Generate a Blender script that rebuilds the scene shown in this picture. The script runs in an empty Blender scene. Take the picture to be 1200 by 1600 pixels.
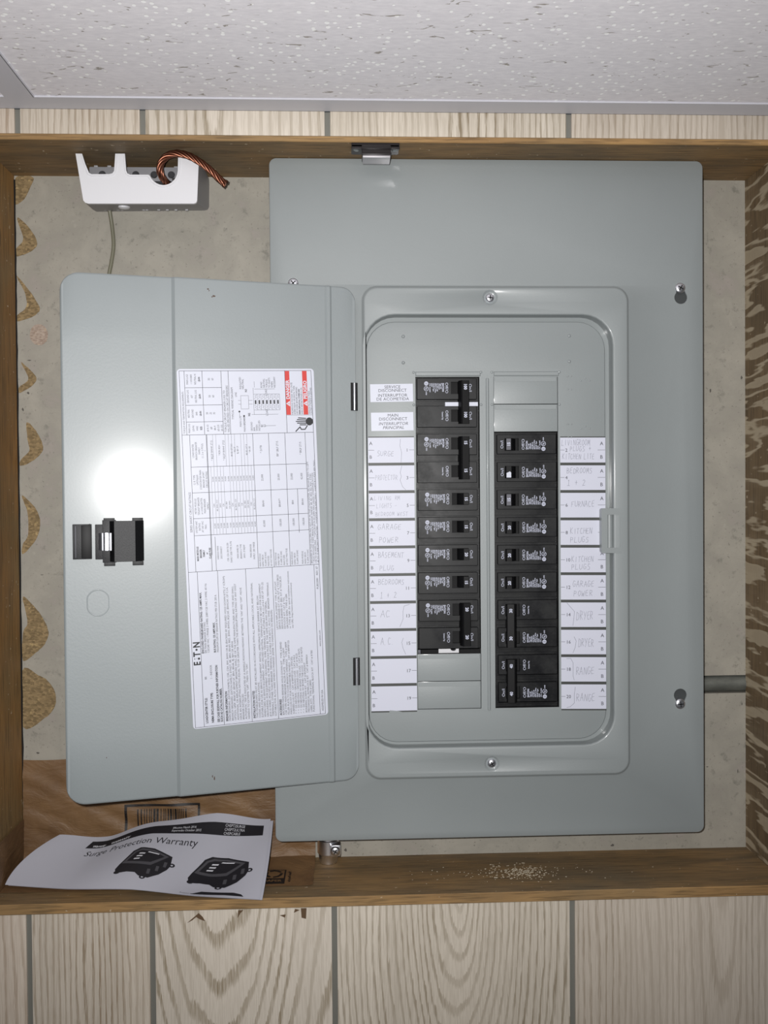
import bpy, bmesh, math, random
from mathutils import Vector, Matrix
from mathutils.geometry import tessellate_polygon
random.seed(7)
SC = bpy.context.scene
COL = SC.collection
R = math.radians
MM = 0.001
# ------------------------------------------------------------------ camera, world, lights, exposure
# All lengths below are millimetres. The recess's back wall is the plane Y = 0, the room lies towards -Y,
# Z = 0 is the height of the camera.
cam_d = bpy.data.cameras.new('camera')
cam = bpy.data.objects.new('camera', cam_d); COL.objects.link(cam); SC.camera = cam
cam_d.sensor_fit = 'VERTICAL'; cam_d.sensor_height = 32.0; cam_d.lens = 32.0 * 1400 / 1600
cam_d.clip_start = 0.01
cam.location = (0, -864 * MM, 0)
cam.matrix_world = (Matrix.Translation((0, -864 * MM, 0)) @ Matrix.Rotation(R(-2.3079), 4, 'Z') @ Matrix.Rotation(R(-0.9249), 4, 'X')
                    @ Matrix.Rotation(R(0.4515), 4, 'Y') @ Matrix.Rotation(R(90), 4, 'X'))
w = bpy.data.worlds.new('dim_room'); SC.world = w; w.use_nodes = True
w.node_tree.nodes['Background'].inputs[0].default_value = (0.95, 0.97, 1.0, 1)
w.node_tree.nodes['Background'].inputs[1].default_value = 0.06
# phone flash beside the lens
fl_d = bpy.data.lights.new('flash', 'SPOT'); fl = bpy.data.objects.new('flash', fl_d); COL.objects.link(fl)
fl_d.energy = 25; fl_d.color = (1.0, 0.985, 0.97); fl_d.shadow_soft_size = 0.006
fl_d.spot_size = R(130); fl_d.spot_blend = 1.0
fl.location = (-20 * MM, -862 * MM, 18 * MM); fl.rotation_euler = (R(97), 0, R(-2))
SC.view_settings.view_transform = 'Standard'; SC.view_settings.look = 'None'
SC.view_settings.gamma = 1; SC.view_settings.use_curve_mapping = False
SC.view_settings.exposure = 0.0

# ------------------------------------------------------------------ materials
def lin(c):
    return tuple((v / 255 / 12.92 if v / 255 <= .04045 else ((v / 255 + .055) / 1.055) ** 2.4) for v in c) + (1,)
class NT:
    def __init__(s, name):
        s.m = bpy.data.materials.new(name); s.m.use_nodes = True; s.t = s.m.node_tree
        s.b = s.t.nodes['Principled BSDF']
    def n(s, typ, ins=None, **props):
        nd = s.t.nodes.new(typ)
        for k, v in props.items(): setattr(nd, k, v)
        for k, v in (ins or {}).items():
            if hasattr(v, 'is_output'): s.t.links.new(v, nd.inputs[k])
            else: nd.inputs[k].default_value = v
        return nd
    def link(s, a, b): s.t.links.new(a, b)
    def math(s, op, a, b=0.0, c=None):
        d = {0: a, 1: b}
        if c is not None: d[2] = c
        return s.n('ShaderNodeMath', d, operation=op).outputs[0]
    def coord(s, scale=(1, 1, 1), loc=(0, 0, 0), rot=(0, 0, 0)):
        tc = s.n('ShaderNodeTexCoord')
        mp = s.n('ShaderNodeMapping', {0: tc.outputs['Object'], 'Scale': scale, 'Location': loc, 'Rotation': rot})
        return mp.outputs[0]
    def noise(s, vec, scale, detail=3, rough=.5, dist=0):
        return s.n('ShaderNodeTexNoise', {'Vector': vec, 'Scale': scale, 'Detail': detail, 'Roughness': rough, 'Distortion': dist}).outputs[0]
    def ramp(s, fac, stops):
        r = s.n('ShaderNodeValToRGB', {0: fac}); e = r.color_ramp.elements
        while len(e) < len(stops): e.new(.5)
        for el, (p, c) in zip(e, stops):
            el.position = p; el.color = c if isinstance(c, tuple) else (c, c, c, 1)
        return r.outputs[0]
    def mix(s, fac, a, b, blend='MIX'):
        return s.n('ShaderNodeMix', {0: fac, 6: a, 7: b}, data_type='RGBA', blend_type=blend).outputs[2]
    def bump(s, h, strength, dist=.001):
        b = s.n('ShaderNodeBump', {'Height': h, 'Strength': strength, 'Distance': dist}); s.link(b.outputs[0], s.b.inputs['Normal'])
    def set(s, **k):
        for a, v in k.items():
            a = a.replace('_', ' ')
            if hasattr(v, 'is_output'): s.link(v, s.b.inputs[a])
            else: s.b.inputs[a].default_value = v
        return s.m
def plain(name, rgb, rough=.5, metal=0, **k):
    t = NT(name); return t.set(Base_Color=lin(rgb), Roughness=rough, Metallic=metal, **k)

def enamel(name, rgb, bumps=.05, cr=.12, cw=.36):
    t = NT(name); v = t.coord()
    n = t.noise(v, 520, 2, .5); n2 = t.noise(v, 9, 3)
    col = t.mix(t.ramp(n2, [(.35, 0.0), (.7, 1.0)]), lin(rgb), lin([c - 4 for c in rgb]))
    t.bump(n, bumps, .0012)
    t.set(Base_Color=col, Roughness=.5, Specular_IOR_Level=.75); t.b.inputs['Coat Weight'].default_value = cw
    t.b.inputs['Coat Roughness'].default_value = cr
    return t.m
M_EN = enamel('grey_enamel', (143, 149, 150))
M_DOOR = enamel('grey_enamel_door', (145, 152, 154), .07, .19, .32)

def plank_mat(name, x0, z0, k, freq, light, dark, soft=0.0, seed=0):
    t = NT(name); tc = t.n('ShaderNodeTexCoord'); sp = t.n('ShaderNodeSeparateXYZ', {0: tc.outputs['Object']})
    vs = t.coord(scale=(9, 9, 1.6), loc=(seed, 0, seed)); wob = t.noise(vs, 1.0, 3, .5)
    vs2 = t.coord(scale=(60, 60, 7), loc=(seed, 0, 0)); wob2 = t.noise(vs2, 1.0, 2, .5)
    dx = t.math('SUBTRACT', sp.outputs[0], x0); dz = t.math('MULTIPLY', t.math('MINIMUM', t.math('SUBTRACT', sp.outputs[2], z0), .05), k)
    r = t.math('SQRT', t.math('ADD', t.math('MULTIPLY', dx, dx), t.math('MULTIPLY', dz, dz)))
    r = t.math('ADD', r, t.math('MULTIPLY', wob, .05)); fj = t.noise(t.coord(scale=(900, 900, 38)), 1.0, 2, .6); r = t.math('ADD', t.math('ADD', r, t.math('MULTIPLY', wob2, .005)), t.math('MULTIPLY', fj, .0034))
    fr = t.math('FRACT', t.math('MULTIPLY', r, freq))
    line = t.ramp(fr, [(0.0, 1.0), (.22, 1.0), (.30, .5), (.36, 0.0), (.96, 0.0), (1.0, 1.0)])
    fib = t.noise(t.coord(scale=(1300, 1300, 45)), 1.0, 2, .6); fibr = t.ramp(fib, [(.40, 0.0), (.54, 1.0)])
    big = t.noise(t.coord(scale=(16, 16, 2.2), loc=(seed * 3, 0, 1)), 1.0, 3, .6)
    zone = t.ramp(big, [(.33, .25), (.62, 1.0)])
    f = t.math('MULTIPLY', t.math('MULTIPLY', line, zone), t.math('ADD', t.math('MULTIPLY', fibr, .8), .2))
    f2 = t.math('MULTIPLY', t.math('SUBTRACT', 1.0, fibr), .22)
    f = t.math('MINIMUM', t.math('ADD', t.math('MULTIPLY', f, 1 - soft), f2), 1.0)
    tone = t.noise(t.coord(scale=(30, 30, 3), loc=(seed, 2, 0)), 1.0, 2)
    base = t.mix(t.ramp(tone, [(.3, 0.0), (.75, 1.0)]), lin(light), lin([c - 16 for c in light]))
    t.bump(f, .12, .0004)
    return t.set(Base_Color=t.mix(f, base, lin(dark)), Roughness=.5)
PLK = [plank_mat('oak_panel_%d' % i, *a) for i, a in enumerate([
    (-.33, -.62, .20, 135, (208, 195, 180), (146, 124, 102), .1, 1.3),
    (-.45, -.1, .02, 170, (210, 199, 184), (144, 126, 104), .1, 4.1),
    (-.112, -.22, .24, 112, (220, 210, 196), (148, 134, 112), 0, 2.2),
    (.095, -.345, .27, 165, (216, 206, 191), (138, 124, 102), 0, 7.7),
    (.33, -.2, .05, 170, (206, 195, 181), (148, 133, 114), .25, 5.2)])]
M_GROOVE = plain('groove_grey', (118, 117, 110), .6)

def board_mat(name, dirx, c1, c2, c3, streaks=False):
    t = NT(name); sc = (6, 40, 40) if dirx else (40, 40, 6)
    v = t.coord(scale=sc); n = t.noise(v, 1.0, 4, .6, .6)
    fine = t.noise(t.coord(scale=(25, 500, 500) if dirx else (500, 500, 25)), 1.0, 3, .6)
    big = t.noise(t.coord(), 7, 4, .55)
    col = t.mix(t.ramp(n, [(.35, 0.0), (.62, 1.0)]), lin(c1), lin(c2))
    col = t.mix(t.ramp(big, [(.42, 0.0), (.66, .8)]), col, lin(c3))
    col = t.mix(t.ramp(fine, [(.36, .5), (.5, 0.0)]), col, lin([c * .55 for c in c1]))
    spk = t.noise(t.coord(), 210, 2, .5)
    col = t.mix(t.ramp(spk, [(.71, 0.0), (.76, .7)]), col, lin((205, 190, 165)))
    if streaks:
        sw = t.noise(t.coord(scale=(1, 5, 30), rot=(R(5), 0, 0), loc=(0, 3, 5)), 1.0, 4, .5, .15)
        col = t.mix(t.ramp(sw, [(.37, .7), (.39, .8), (.405, 0.0), (.48, 0.0), (.495, .9), (.515, .8), (.53, .1), (.60, 0.0), (.615, .8), (.66, .7)]), col, lin((184, 170, 146)))
    t.bump(fine, .35, .0008)
    return t.set(Base_Color=col, Roughness=.68)
M_BX = board_mat('rough_board_horizontal', True, (114, 93, 65), (148, 117, 76), (102, 92, 74))
M_BZL = board_mat('rough_board_left', False, (126, 94, 54), (158, 116, 64), (122, 108, 76))
M_BZR = board_mat('rough_board_right', False, (108, 88, 62), (124, 103, 75), (98, 84, 64), True)
M_BF = board_mat('golden_sawn_edge', True, (140, 108, 68), (172, 136, 88), (132, 110, 78))

def wallboard():
    t = NT('grey_wallboard'); a = t.noise(t.coord(), 26, 5, .65, .4); b = t.noise(t.coord(), 320, 3, .6); c = t.noise(t.coord(loc=(3, 1, 2)), 75, 4, .7)
    col = t.mix(t.ramp(a, [(.36, 0.0), (.62, 1.0)]), lin((165, 160, 149)), lin((151, 147, 137)))
    col = t.mix(t.ramp(a, [(.56, 0.0), (.72, .6)]), col, lin((170, 159, 154)))
    col = t.mix(t.ramp(c, [(.30, .75), (.42, 0.0)]), col, lin((122, 120, 111)))
    col = t.mix(t.ramp(c, [(.62, 0.0), (.76, .4)]), col, lin((188, 182, 170)))
    col = t.mix(t.ramp(b, [(.29, .8), (.38, 0.0)]), col, lin((112, 108, 100)))
    t.bump(b, .12, .0006)
    return t.set(Base_Color=col, Roughness=.62)
M_WB = wallboard()
def flake(name, base, c2, scale=170):
    t = NT(name); v = t.coord()
    vo = t.n('ShaderNodeTexVoronoi', {'Vector': t.coord(scale=(1, 1, 1.7)), 'Scale': scale * 2.2, 'Randomness': 1.0}, feature='F1')
    n = t.noise(v, scale, 3, .6)
    col = t.mix(t.ramp(vo.outputs['Color'], [(.2, 0.0), (.8, 1.0)]), lin(base), lin(c2))
    col = t.mix(t.ramp(n, [(.6, 0.0), (.7, .6)]), col, lin((196, 170, 120)))
    t.bump(vo.outputs[0], .4, .0008)
    return t.set(Base_Color=col, Roughness=.8)
M_CHIP = flake('bare_chipboard', (150, 128, 92), (116, 98, 68))
M_SPOT = flake('pinkish_plug', (176, 160, 146), (150, 132, 118), 240)
M_CRUMB = plain('torn_brown_crumb', (96, 74, 52), .8)
M_DENT = plain('grey_dent', (92, 88, 82), .8)

def tile_mat():
    t = NT('fissured_ceiling_tile'); v = t.coord(scale=(1, 1, 1))
    wv = t.n('ShaderNodeTexNoise', {'Vector': v, 'Scale': 60, 'Detail': 2}).outputs['Color']
    vv = t.n('ShaderNodeVectorMath', {0: v, 1: t.n('ShaderNodeVectorMath', {0: wv, 1: (.004, .004, .004)}, operation='MULTIPLY').outputs[0]}, operation='ADD').outputs[0]
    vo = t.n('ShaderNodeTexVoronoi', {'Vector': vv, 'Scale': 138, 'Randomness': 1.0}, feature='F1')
    lit_pinholes = t.ramp(vo.outputs['Distance'], [(.20, 1.0), (.26, 0.0)])
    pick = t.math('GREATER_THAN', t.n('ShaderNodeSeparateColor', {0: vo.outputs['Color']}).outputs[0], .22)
    lit_pinholes = t.math('MULTIPLY', lit_pinholes, pick)
    n1 = t.noise(t.coord(scale=(70, 190, 1), rot=(0, 0, .25)), 1.0, 3, .55, 1.2)
    fis = t.ramp(n1, [(.655, 0.0), (.69, 1.0)])
    gr = t.noise(t.coord(scale=(120, 420, 1), rot=(0, 0, .2)), 1.0, 3, .6)
    base = t.mix(t.ramp(gr, [(.3, 0.0), (.7, 1.0)]), lin((238, 235, 239)), lin((224, 221, 226)))
    col = t.mix(lit_pinholes, base, lin((255, 255, 255)))  # pinholes mixed to white: the light on their edges is painted in
    col = t.mix(t.math('MULTIPLY', fis, .8), col, lin((140, 132, 120)))
    h = t.math('SUBTRACT', 0.0, t.math('ADD', lit_pinholes, fis)); t.bump(h, .22, .001)
    return t.set(Base_Color=col, Roughness=.85)
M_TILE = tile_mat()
M_GRID = plain('white_grid_metal', (196, 196, 203), .5)
M_PAPER = plain('white_sticker', (208, 211, 224), .45)
M_CARD = plain('white_card', (208, 210, 224), .5)
M_INK = plain('black_ink', (30, 33, 42), .5)
M_INKB = plain('solid_black_ink', (22, 24, 30), .5)
M_BAR = plain('dark_print_bar', (66, 68, 66), .5)
M_RED = plain('red_print', (206, 62, 56), .45)
M_PENCIL = plain('pencil_grey', (128, 130, 142), .5)
M_WPRINT = plain('white_print', (196, 200, 218), .5)
def black_plastic():
    t = NT('black_breaker_plastic'); n = t.noise(t.coord(), 45, 4, .7); n2 = t.noise(t.coord(scale=(200, 200, 900), rot=(0, .6, 0)), 1.0, 2, .6)
    col = t.mix(t.ramp(n, [(.45, 0.0), (.72, 1.0)]), lin((16, 17, 20)), lin((34, 35, 35)))
    col = t.mix(t.ramp(n2, [(.66, 0.0), (.72, .25)]), col, lin((70, 70, 68)))
    return t.set(Base_Color=col, Roughness=t.ramp(n, [(.3, .34), (.7, .55)]), Specular_IOR_Level=.32)
M_BLK = black_plastic()
M_BLK2 = plain('black_toggle_plastic', (11, 11, 13), .5, Specular_IOR_Level=.25)
M_VOID = plain('dark_inside', (12, 12, 14), .8)
M_GREYT = plain('dusty_grey_toggle', (92, 92, 100), .5)
M_ZINC = NT('bright_zinc').set(Base_Color=(.86, .87, .92, 1), Metallic=1.0, Roughness=.3)
M_DZINC = NT('dull_zinc').set(Base_Color=(.42, .44, .44, 1), Metallic=.9, Roughness=.45)
def galv():
    t = NT('weathered_conduit'); n = t.noise(t.coord(scale=(40, 90, 90)), 1.0, 4, .65)
    return t.set(Base_Color=t.ramp(n, [(.3, lin((84, 87, 83))), (.7, lin((122, 124, 118)))]), Metallic=.3, Roughness=.55)
M_GALV = galv()
M_FLG = plain('dark_grey_primer', (66, 69, 70), .5)
M_CU = NT('bare_copper').set(Base_Color=(.26, .11, .07, 1), Metallic=1.0, Roughness=.38)
M_WHITEP = plain('white_moulded_plastic', (226, 226, 230), .35)
M_BSIDE = plain('shaded_white_plastic', (150, 150, 155), .45)  # sides of the white terminal block, their shade put into a greyer colour
M_SETS = NT('set_screw_steel').set(Base_Color=(.5, .5, .52, 1), Metallic=.4, Roughness=.45)
M_TBAR = NT('cast_terminal_bar').set(Base_Color=(.33, .33, .35, 1), Metallic=.6, Roughness=.5)
M_WIREG = plain('grey_green_insulation', (118, 116, 98), .5)
M_BRN = plain('dark_brown_plastic', (26, 20, 20), .3)
M_STEEL = NT('brushed_magnet_steel').set(Base_Color=(.62, .6, .62, 1), Metallic=1.0, Roughness=.42)
def latch_black():
    t = NT('grained_black_plastic'); n = t.noise(t.coord(), 1500, 2, .6); t.bump(n, .35, .0004)
    return t.set(Base_Color=lin((20, 21, 25)), Roughness=.5, Specular_IOR_Level=.45)
M_LATCH = latch_black()
def bag_mat():
    t = NT('brown_kraft_paper'); n = t.noise(t.coord(), 18, 4, .6); f = t.noise(t.coord(scale=(1, 1, 14)), 60, 3, .6)
    col = t.mix(t.ramp(n, [(.35, 0.0), (.7, 1.0)]), lin((128, 98, 66)), lin((98, 72, 48)))
    col = t.mix(t.ramp(f, [(.55, 0.0), (.8, .3)]), col, lin((152, 120, 84)))
    t.bump(t.noise(t.coord(scale=(1, 1, 2.4)), 30, 4, .6, .6), .5, .004)
    return t.set(Base_Color=col, Roughness=.55)
M_BAG = bag_mat()
M_BAGINK = plain('black_bag_ink', (30, 24, 22), .6)
M_LEAF = plain('white_leaflet_paper', (178, 178, 188), .5)
M_LEAFK = plain('leaflet_black_print', (32, 31, 36), .45)
M_LEAFG = plain('leaflet_grey_print', (74, 73, 78), .45)
M_LEAFW = plain('leaflet_white_print', (205, 205, 212), .45)
M_DUST = plain('plaster_dust', (198, 188, 168), .9)
M_CHIPM = plain('brown_paint_chip', (86, 66, 56), .6)

# ------------------------------------------------------------------ mesh helpers (mm)
ident = lambda x, z, h=0: (x, -h, z)
def rrect(x0, x1, z0, z1, r, n=7):
    p = []
    for cx, cz, a in ((x1 - r, z1 - r, 0), (x0 + r, z1 - r, 90), (x0 + r, z0 + r, 180), (x1 - r, z0 + r, 270)):
        for i in range(n + 1):
            t = R(a + 90 * i / n); p.append((cx + r * math.cos(t), cz + r * math.sin(t)))
    return p
def circ(cx, cz, r, n=20): return [(cx + r * math.cos(2 * math.pi * i / n), cz + r * math.sin(2 * math.pi * i / n)) for i in range(n)]
def rect(x0, x1, z0, z1): return [(x1, z1), (x0, z1), (x0, z0), (x1, z0)]
GL = {}
def glyph(ch, bold):
    key = (ch, bold)
    if key in GL: return GL[key]
    def mk(s):
        c = bpy.data.curves.new('tmp', 'FONT'); c.body = s; c.resolution_u = 2; c.offset = .035 if bold else 0.0
        o = bpy.data.objects.new('tmp', c); me = o.to_mesh()
        vs = [(v.co.x, v.co.y) for v in me.vertices]; fs = [tuple(p.vertices) for p in me.polygons]
        o.to_mesh_clear(); bpy.data.objects.remove(o); bpy.data.curves.remove(c)
        return vs, fs
    if ch == ' ': GL[key] = ([], [], .30); return GL[key]
    v, f = mk(ch); v2, _ = mk(ch + ch)
    adv = max(q[0] for q in v2) - max(q[0] for q in v)
    GL[key] = (v, f, adv); return GL[key]
class MB:
    def __init__(s): s.v = []; s.f = []; s.mi = []; s.ms = []
    def m(s, mat):
        if mat not in s.ms: s.ms.append(mat)
        return s.ms.index(mat)
    def add(s, vs, fs, mat):
        b = len(s.v); s.v += [tuple(q) for q in vs]; k = s.m(mat)
        for f in fs: s.f.append(tuple(b + i for i in f)); s.mi.append(k)
        return s
    def box(s, x0, x1, y0, y1, z0, z1, mat, bev=0):
        if bev <= 0:
            return s.add([(x, y, z) for x in (x0, x1) for y in (y0, y1) for z in (z0, z1)],
                         [(0, 1, 3, 2), (4, 6, 7, 5), (0, 4, 5, 1), (2, 3, 7, 6), (0, 2, 6, 4), (1, 5, 7, 3)], mat)
        bm = bmesh.new(); bmesh.ops.create_cube(bm, size=1)
        for v in bm.verts: v.co = Vector(((x0 + x1) / 2 + v.co.x * (x1 - x0), (y0 + y1) / 2 + v.co.y * (y1 - y0), (z0 + z1) / 2 + v.co.z * (z1 - z0)))
        bmesh.ops.bevel(bm, geom=bm.edges[:], offset=bev, segments=2, affect='EDGES', profile=.6)
        bm.verts.index_update(); s.add([v.co[:] for v in bm.verts], [[v.index for v in f.verts] for f in bm.faces], mat); bm.free(); return s
    def loft(s, rings, mat, cap0=False, cap1=False, close=True):
        n = len(rings[0]); vs = [p for r in rings for p in r]; fs = []
        for k in range(len(rings) - 1):
            for i in range(n if close else n - 1):
                j = (i + 1) % n; fs.append((k * n + i, k * n + j, (k + 1) * n + j, (k + 1) * n + i))
        if cap0: fs.append(tuple(range(n - 1, -1, -1)))
        if cap1: fs.append(tuple((len(rings) - 1) * n + i for i in range(n)))
        return s.add(vs, fs, mat)
    def face(s, outer, holes, h, mat, mp=ident):
        polys = [outer] + list(holes); pts = [p for q in polys for p in q]
        tr = tessellate_polygon([[Vector((p[0], p[1], 0)) for p in q] for q in polys])
        return s.add([mp(p[0], p[1], h) for p in pts], [tuple(t) for t in tr], mat)
    def sface(s, outer, holes, h, mat, mp, L):             # flat print laid on a curved sheet: split until short, then mapped
        t = MB().face(outer, holes, 0, mat, lambda x, z, hh: (x, z, 0)); bm = bmesh.new()
        vs = [bm.verts.new(v) for v in t.v]
        for f in t.f:
            try: bm.faces.new([vs[i] for i in f])
            except ValueError: pass
        for _ in range(7):
            es = [e for e in bm.edges if e.calc_length() > L]
            if not es: break
            bmesh.ops.subdivide_edges(bm, edges=es, cuts=1); bmesh.ops.triangulate(bm, faces=bm.faces[:])
        bm.verts.index_update(); s.add([mp(v.co.x, v.co.y, h) for v in bm.verts], [[v.index for v in f.verts] for f in bm.faces], mat); bm.free(); return s
    def slab(s, outer, holes, h0, h1, mat, mp=ident):      # plate with holes, h = distance towards the room
        s.face(outer, holes, h1, mat, mp); s.face(outer, holes, h0, mat, mp)
        for q in [outer] + list(holes):
            s.loft([[mp(p[0], p[1], h0) for p in q], [mp(p[0], p[1], h1) for p in q]], mat)
        return s
    def tube(s, pts, r, mat, n=10, caps=True, rad=None):
        P = [Vector(p) for p in pts]; rings = []; up = None
        for i, p in enumerate(P):
            t = (P[min(i + 1, len(P) - 1)] - P[max(i - 1, 0)]).normalized()
            if up is None: up = t.orthogonal().normalized()
            up = (up - t * up.dot(t)).normalized(); sd = t.cross(up); rr = rad[i] if rad else r
            rings.append([tuple(p + (up * math.cos(a) + sd * math.sin(a)) * rr) for a in (2 * math.pi * k / n for k in range(n))])
        return s.loft(rings, mat, caps, caps)
    def lathe(s, c, prof, mat, n=20, mp=None):            # axis along -Y ; prof = (radius, height)
        rings = [[(c[0] + r * math.cos(2 * math.pi * k / n), c[1] - h, c[2] + r * math.sin(2 * math.pi * k / n)) for k in range(n)] for r, h in prof]
        return s.loft(rings, mat, False, True)
    def text(s, st, x, z, cap, mat, mp=ident, h=.08, rot=0, align='L', sx=1.0, bold=False, shear=0, sp=0.0):
        k = cap / .70; gs = [glyph(c, bold) for c in st]
        W = sum((g[2] + sp) * k * sx for g in gs); off = 0 if align == 'L' else (-W / 2 if align == 'C' else -W)
        ca, sa = math.cos(R(rot)), math.sin(R(rot))
        for v, f, adv in gs:
            vs = []
            for gx, gz in v:
                a = off + gx * k * sx + gz * k * shear; b = gz * k - cap / 2
                vs.append(mp(x + a * ca - b * sa, z + a * sa + b * ca, h))
            if f: s.add(vs, f, mat)
            off += (adv + sp) * k * sx
        return s
    def line(s, pts, wd, mat, mp=ident, h=.08):
        for a, b in zip(pts, pts[1:]):
            dx, dz = b[0] - a[0], b[1] - a[1]; L = math.hypot(dx, dz) or 1; nx, nz = -dz / L * wd / 2, dx / L * wd / 2
            ex, ez = dx / L * wd * .3, dz / L * wd * .3
            s.add([mp(a[0] + nx - ex, a[1] + nz - ez, h), mp(a[0] - nx - ex, a[1] - nz - ez, h), mp(b[0] - nx + ex, b[1] - nz + ez, h), mp(b[0] + nx + ex, b[1] + nz + ez, h)], [(0, 1, 2, 3)], mat)
        return s
    def build(s, name, parent=None, smooth=35, fix=True, origin=(0, 0, 0), local=False):
        me = bpy.data.meshes.new(name)
        o0 = Vector(origin)
        if parent is not None and not local:
            q = parent
            while q is not None: o0 = o0 + q.location / MM; q = q.parent
        me.from_pydata([((x - o0.x) * MM, (y - o0.y) * MM, (z - o0.z) * MM) for x, y, z in s.v], [], s.f)
        for mt in s.ms: me.materials.append(mt)
        me.polygons.foreach_set('material_index', s.mi)
        if fix:
            bm = bmesh.new(); bm.from_mesh(me); bmesh.ops.remove_doubles(bm, verts=bm.verts, dist=1e-7)
            bmesh.ops.recalc_face_normals(bm, faces=bm.faces); bm.to_mesh(me); bm.free()
        if smooth:
            me.polygons.foreach_set('use_smooth', [True] * len(me.polygons)); me.set_sharp_from_angle(angle=R(smooth))
        me.update()
        o = bpy.data.objects.new(name, me); COL.objects.link(o)
        if parent is not None: o.parent = parent
        else: o.location = o0 * MM
        return o
def thing(name, label, cat, loc=(0, 0, 0), group=None, rot=(0, 0, 0)):
    o = bpy.data.objects.new(name, None); COL.objects.link(o); o.empty_display_size = .02
    o.location = [c * MM for c in loc]; o.rotation_euler = rot; o['label'] = label; o['category'] = cat
    if group: o['group'] = group
    return o
def tag(o, label, cat, group=None):
    o['label'] = label; o['category'] = cat
    if group: o['group'] = group
    return o
def struct(name, label, cat=None):
    o = bpy.data.objects.new(name, None); COL.objects.link(o); o['kind'] = 'structure'; o['label'] = label
    o['category'] = cat or name.split('_')[0]
    return o

# ------------------------------------------------------------------ the setting
XL, XR, ZB, ZT, DF = -312.0, 389.6, -347.7, 306.3, -87.0      # inner faces of the recess, front plane of the wall
ZPT, ZPB, ZC = 311.6, -356.8, 332.6                            # planks end above / below the boards; ceiling
wall_back = MB().slab(rect(XL - 14, XR + 14, ZB - 14, ZT + 14), [rect(300, XR + 5, -195.0, -177.4)], -12, 0, M_WB).build('wall_back', None, smooth=0)
wall_back['kind'] = 'structure'; wall_back['label'] = 'mottled grey wallboard at the back of the recess behind the panel'; wall_back['category'] = 'wall'
MB().box(XL - 14, XR + 14, 17, 20, ZB - 14, ZT + 14, M_VOID).build('cavity_back', wall_back, smooth=0)
def blob(P, name, mat, rag=.5):
    out = []; n = len(P)
    for i in range(n):                                   # Catmull-Rom, slightly ragged
        a, b, c, e = P[i - 1], P[i], P[(i + 1) % n], P[(i + 2) % n]
        for k in range(5):
            t = k / 5
            q = [.5 * (2 * b[j] + (c[j] - a[j]) * t + (2 * a[j] - 5 * b[j] + 4 * c[j] - e[j]) * t * t + (3 * b[j] - a[j] - 3 * c[j] + e[j]) * t ** 3) for j in (0, 1)]
            out.append((max(q[0] + random.uniform(-rag, rag) * .4, XL + .2), q[1] + random.uniform(-rag, rag) * .4))
    return MB().slab(out, [], .02, .35, mat).build(name, wall_back, smooth=0)
for pts in ([(-310.3, 305), (-294.2, 305), (-298.0, 294.2), (-302.9, 284.6), (-312.5, 280.3)],
            [(-309.7, 267.1), (-299.7, 258.7), (-291.5, 244.3), (-296.4, 235.9), (-311.2, 230.4), (-311.1, 237.6), (-305.2, 244.3), (-305.1, 251.5)],
            [(-311.5, 212.9), (-299.9, 199.1), (-290.0, 182.8), (-293.1, 176.2), (-299.7, 172.5), (-311.3, 169.5), (-311.2, 174.9), (-302.5, 182.8), (-303.5, 196.1)],
            [(-308.0, 130.8), (-300.4, 124.2), (-293.9, 116.3), (-297.0, 109.6), (-309.6, 101.8), (-310.2, 107.2), (-301.7, 113.9), (-304.0, 122.4)],
            [(-303.5, 73.9), (-295.2, 66.0), (-289.4, 54.4), (-289.5, 45.9), (-299.2, 36.9), (-310.0, 32.7), (-309.3, 38.8), (-301.5, 47.2), (-303.1, 58.2)],
            [(-309.2, 4.2), (-302.1, -0.8), (-294.5, -11.2), (-292.3, -23.3), (-295.4, -35.5), (-302.1, -44.6), (-309.4, -51.2), (-308.7, -41.4), (-303.8, -33.0), (-304.1, -11.1)],
            [(-309.4, -91.4), (-299.9, -100.0), (-291.7, -111.1), (-285.9, -125.9), (-289.6, -136.8), (-298.2, -145.3), (-310.3, -152.4), (-309.9, -126.8), (-305.6, -117.7), (-307.2, -105.4)],
            [(-311, -162.2), (-296.0, -166.7), (-285.9, -173.6), (-280.1, -185.3), (-281.4, -197.6), (-290.6, -207.8), (-311.2, -216.0)]):
    blob(pts, 'bare_patch', M_CHIP)
blob([(-291 + 8.5 * math.cos(a), 156.8 + 10 * math.sin(a)) for a in [i * math.pi / 5 for i in range(10)]], 'plug', M_SPOT)
for cx, cz, sx, sz in [(a, b, c * .6, d * .6) for a, b, c, d in ((-300.3, 132.6, 5, 1), (-301.9, 101.8, 2, 3), (-291.1, -70.9, 3, 1), (-306.9, 86.0, 2, 4), (256.6, -343, 4, 3), (-5, -341.2, 3, 3), (381.8, -272.4, 1, 5),
                       (386, -206, 1, 3), (355.1, 102.2, 2, 5), (386, 114.6, 2, 5), (351.1, -267.3, 3, 1), (-297.4, -241, 3, 2))]:
    q = [(cx + sx * random.uniform(.5, 1) * math.cos(a), cz + sz * random.uniform(.3, 1) * math.sin(a)) for a in [i * .785 for i in range(8)]]
    MB().slab(q, [], .02, .3, M_DENT).build('dent_mark', wall_back, smooth=0)

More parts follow.
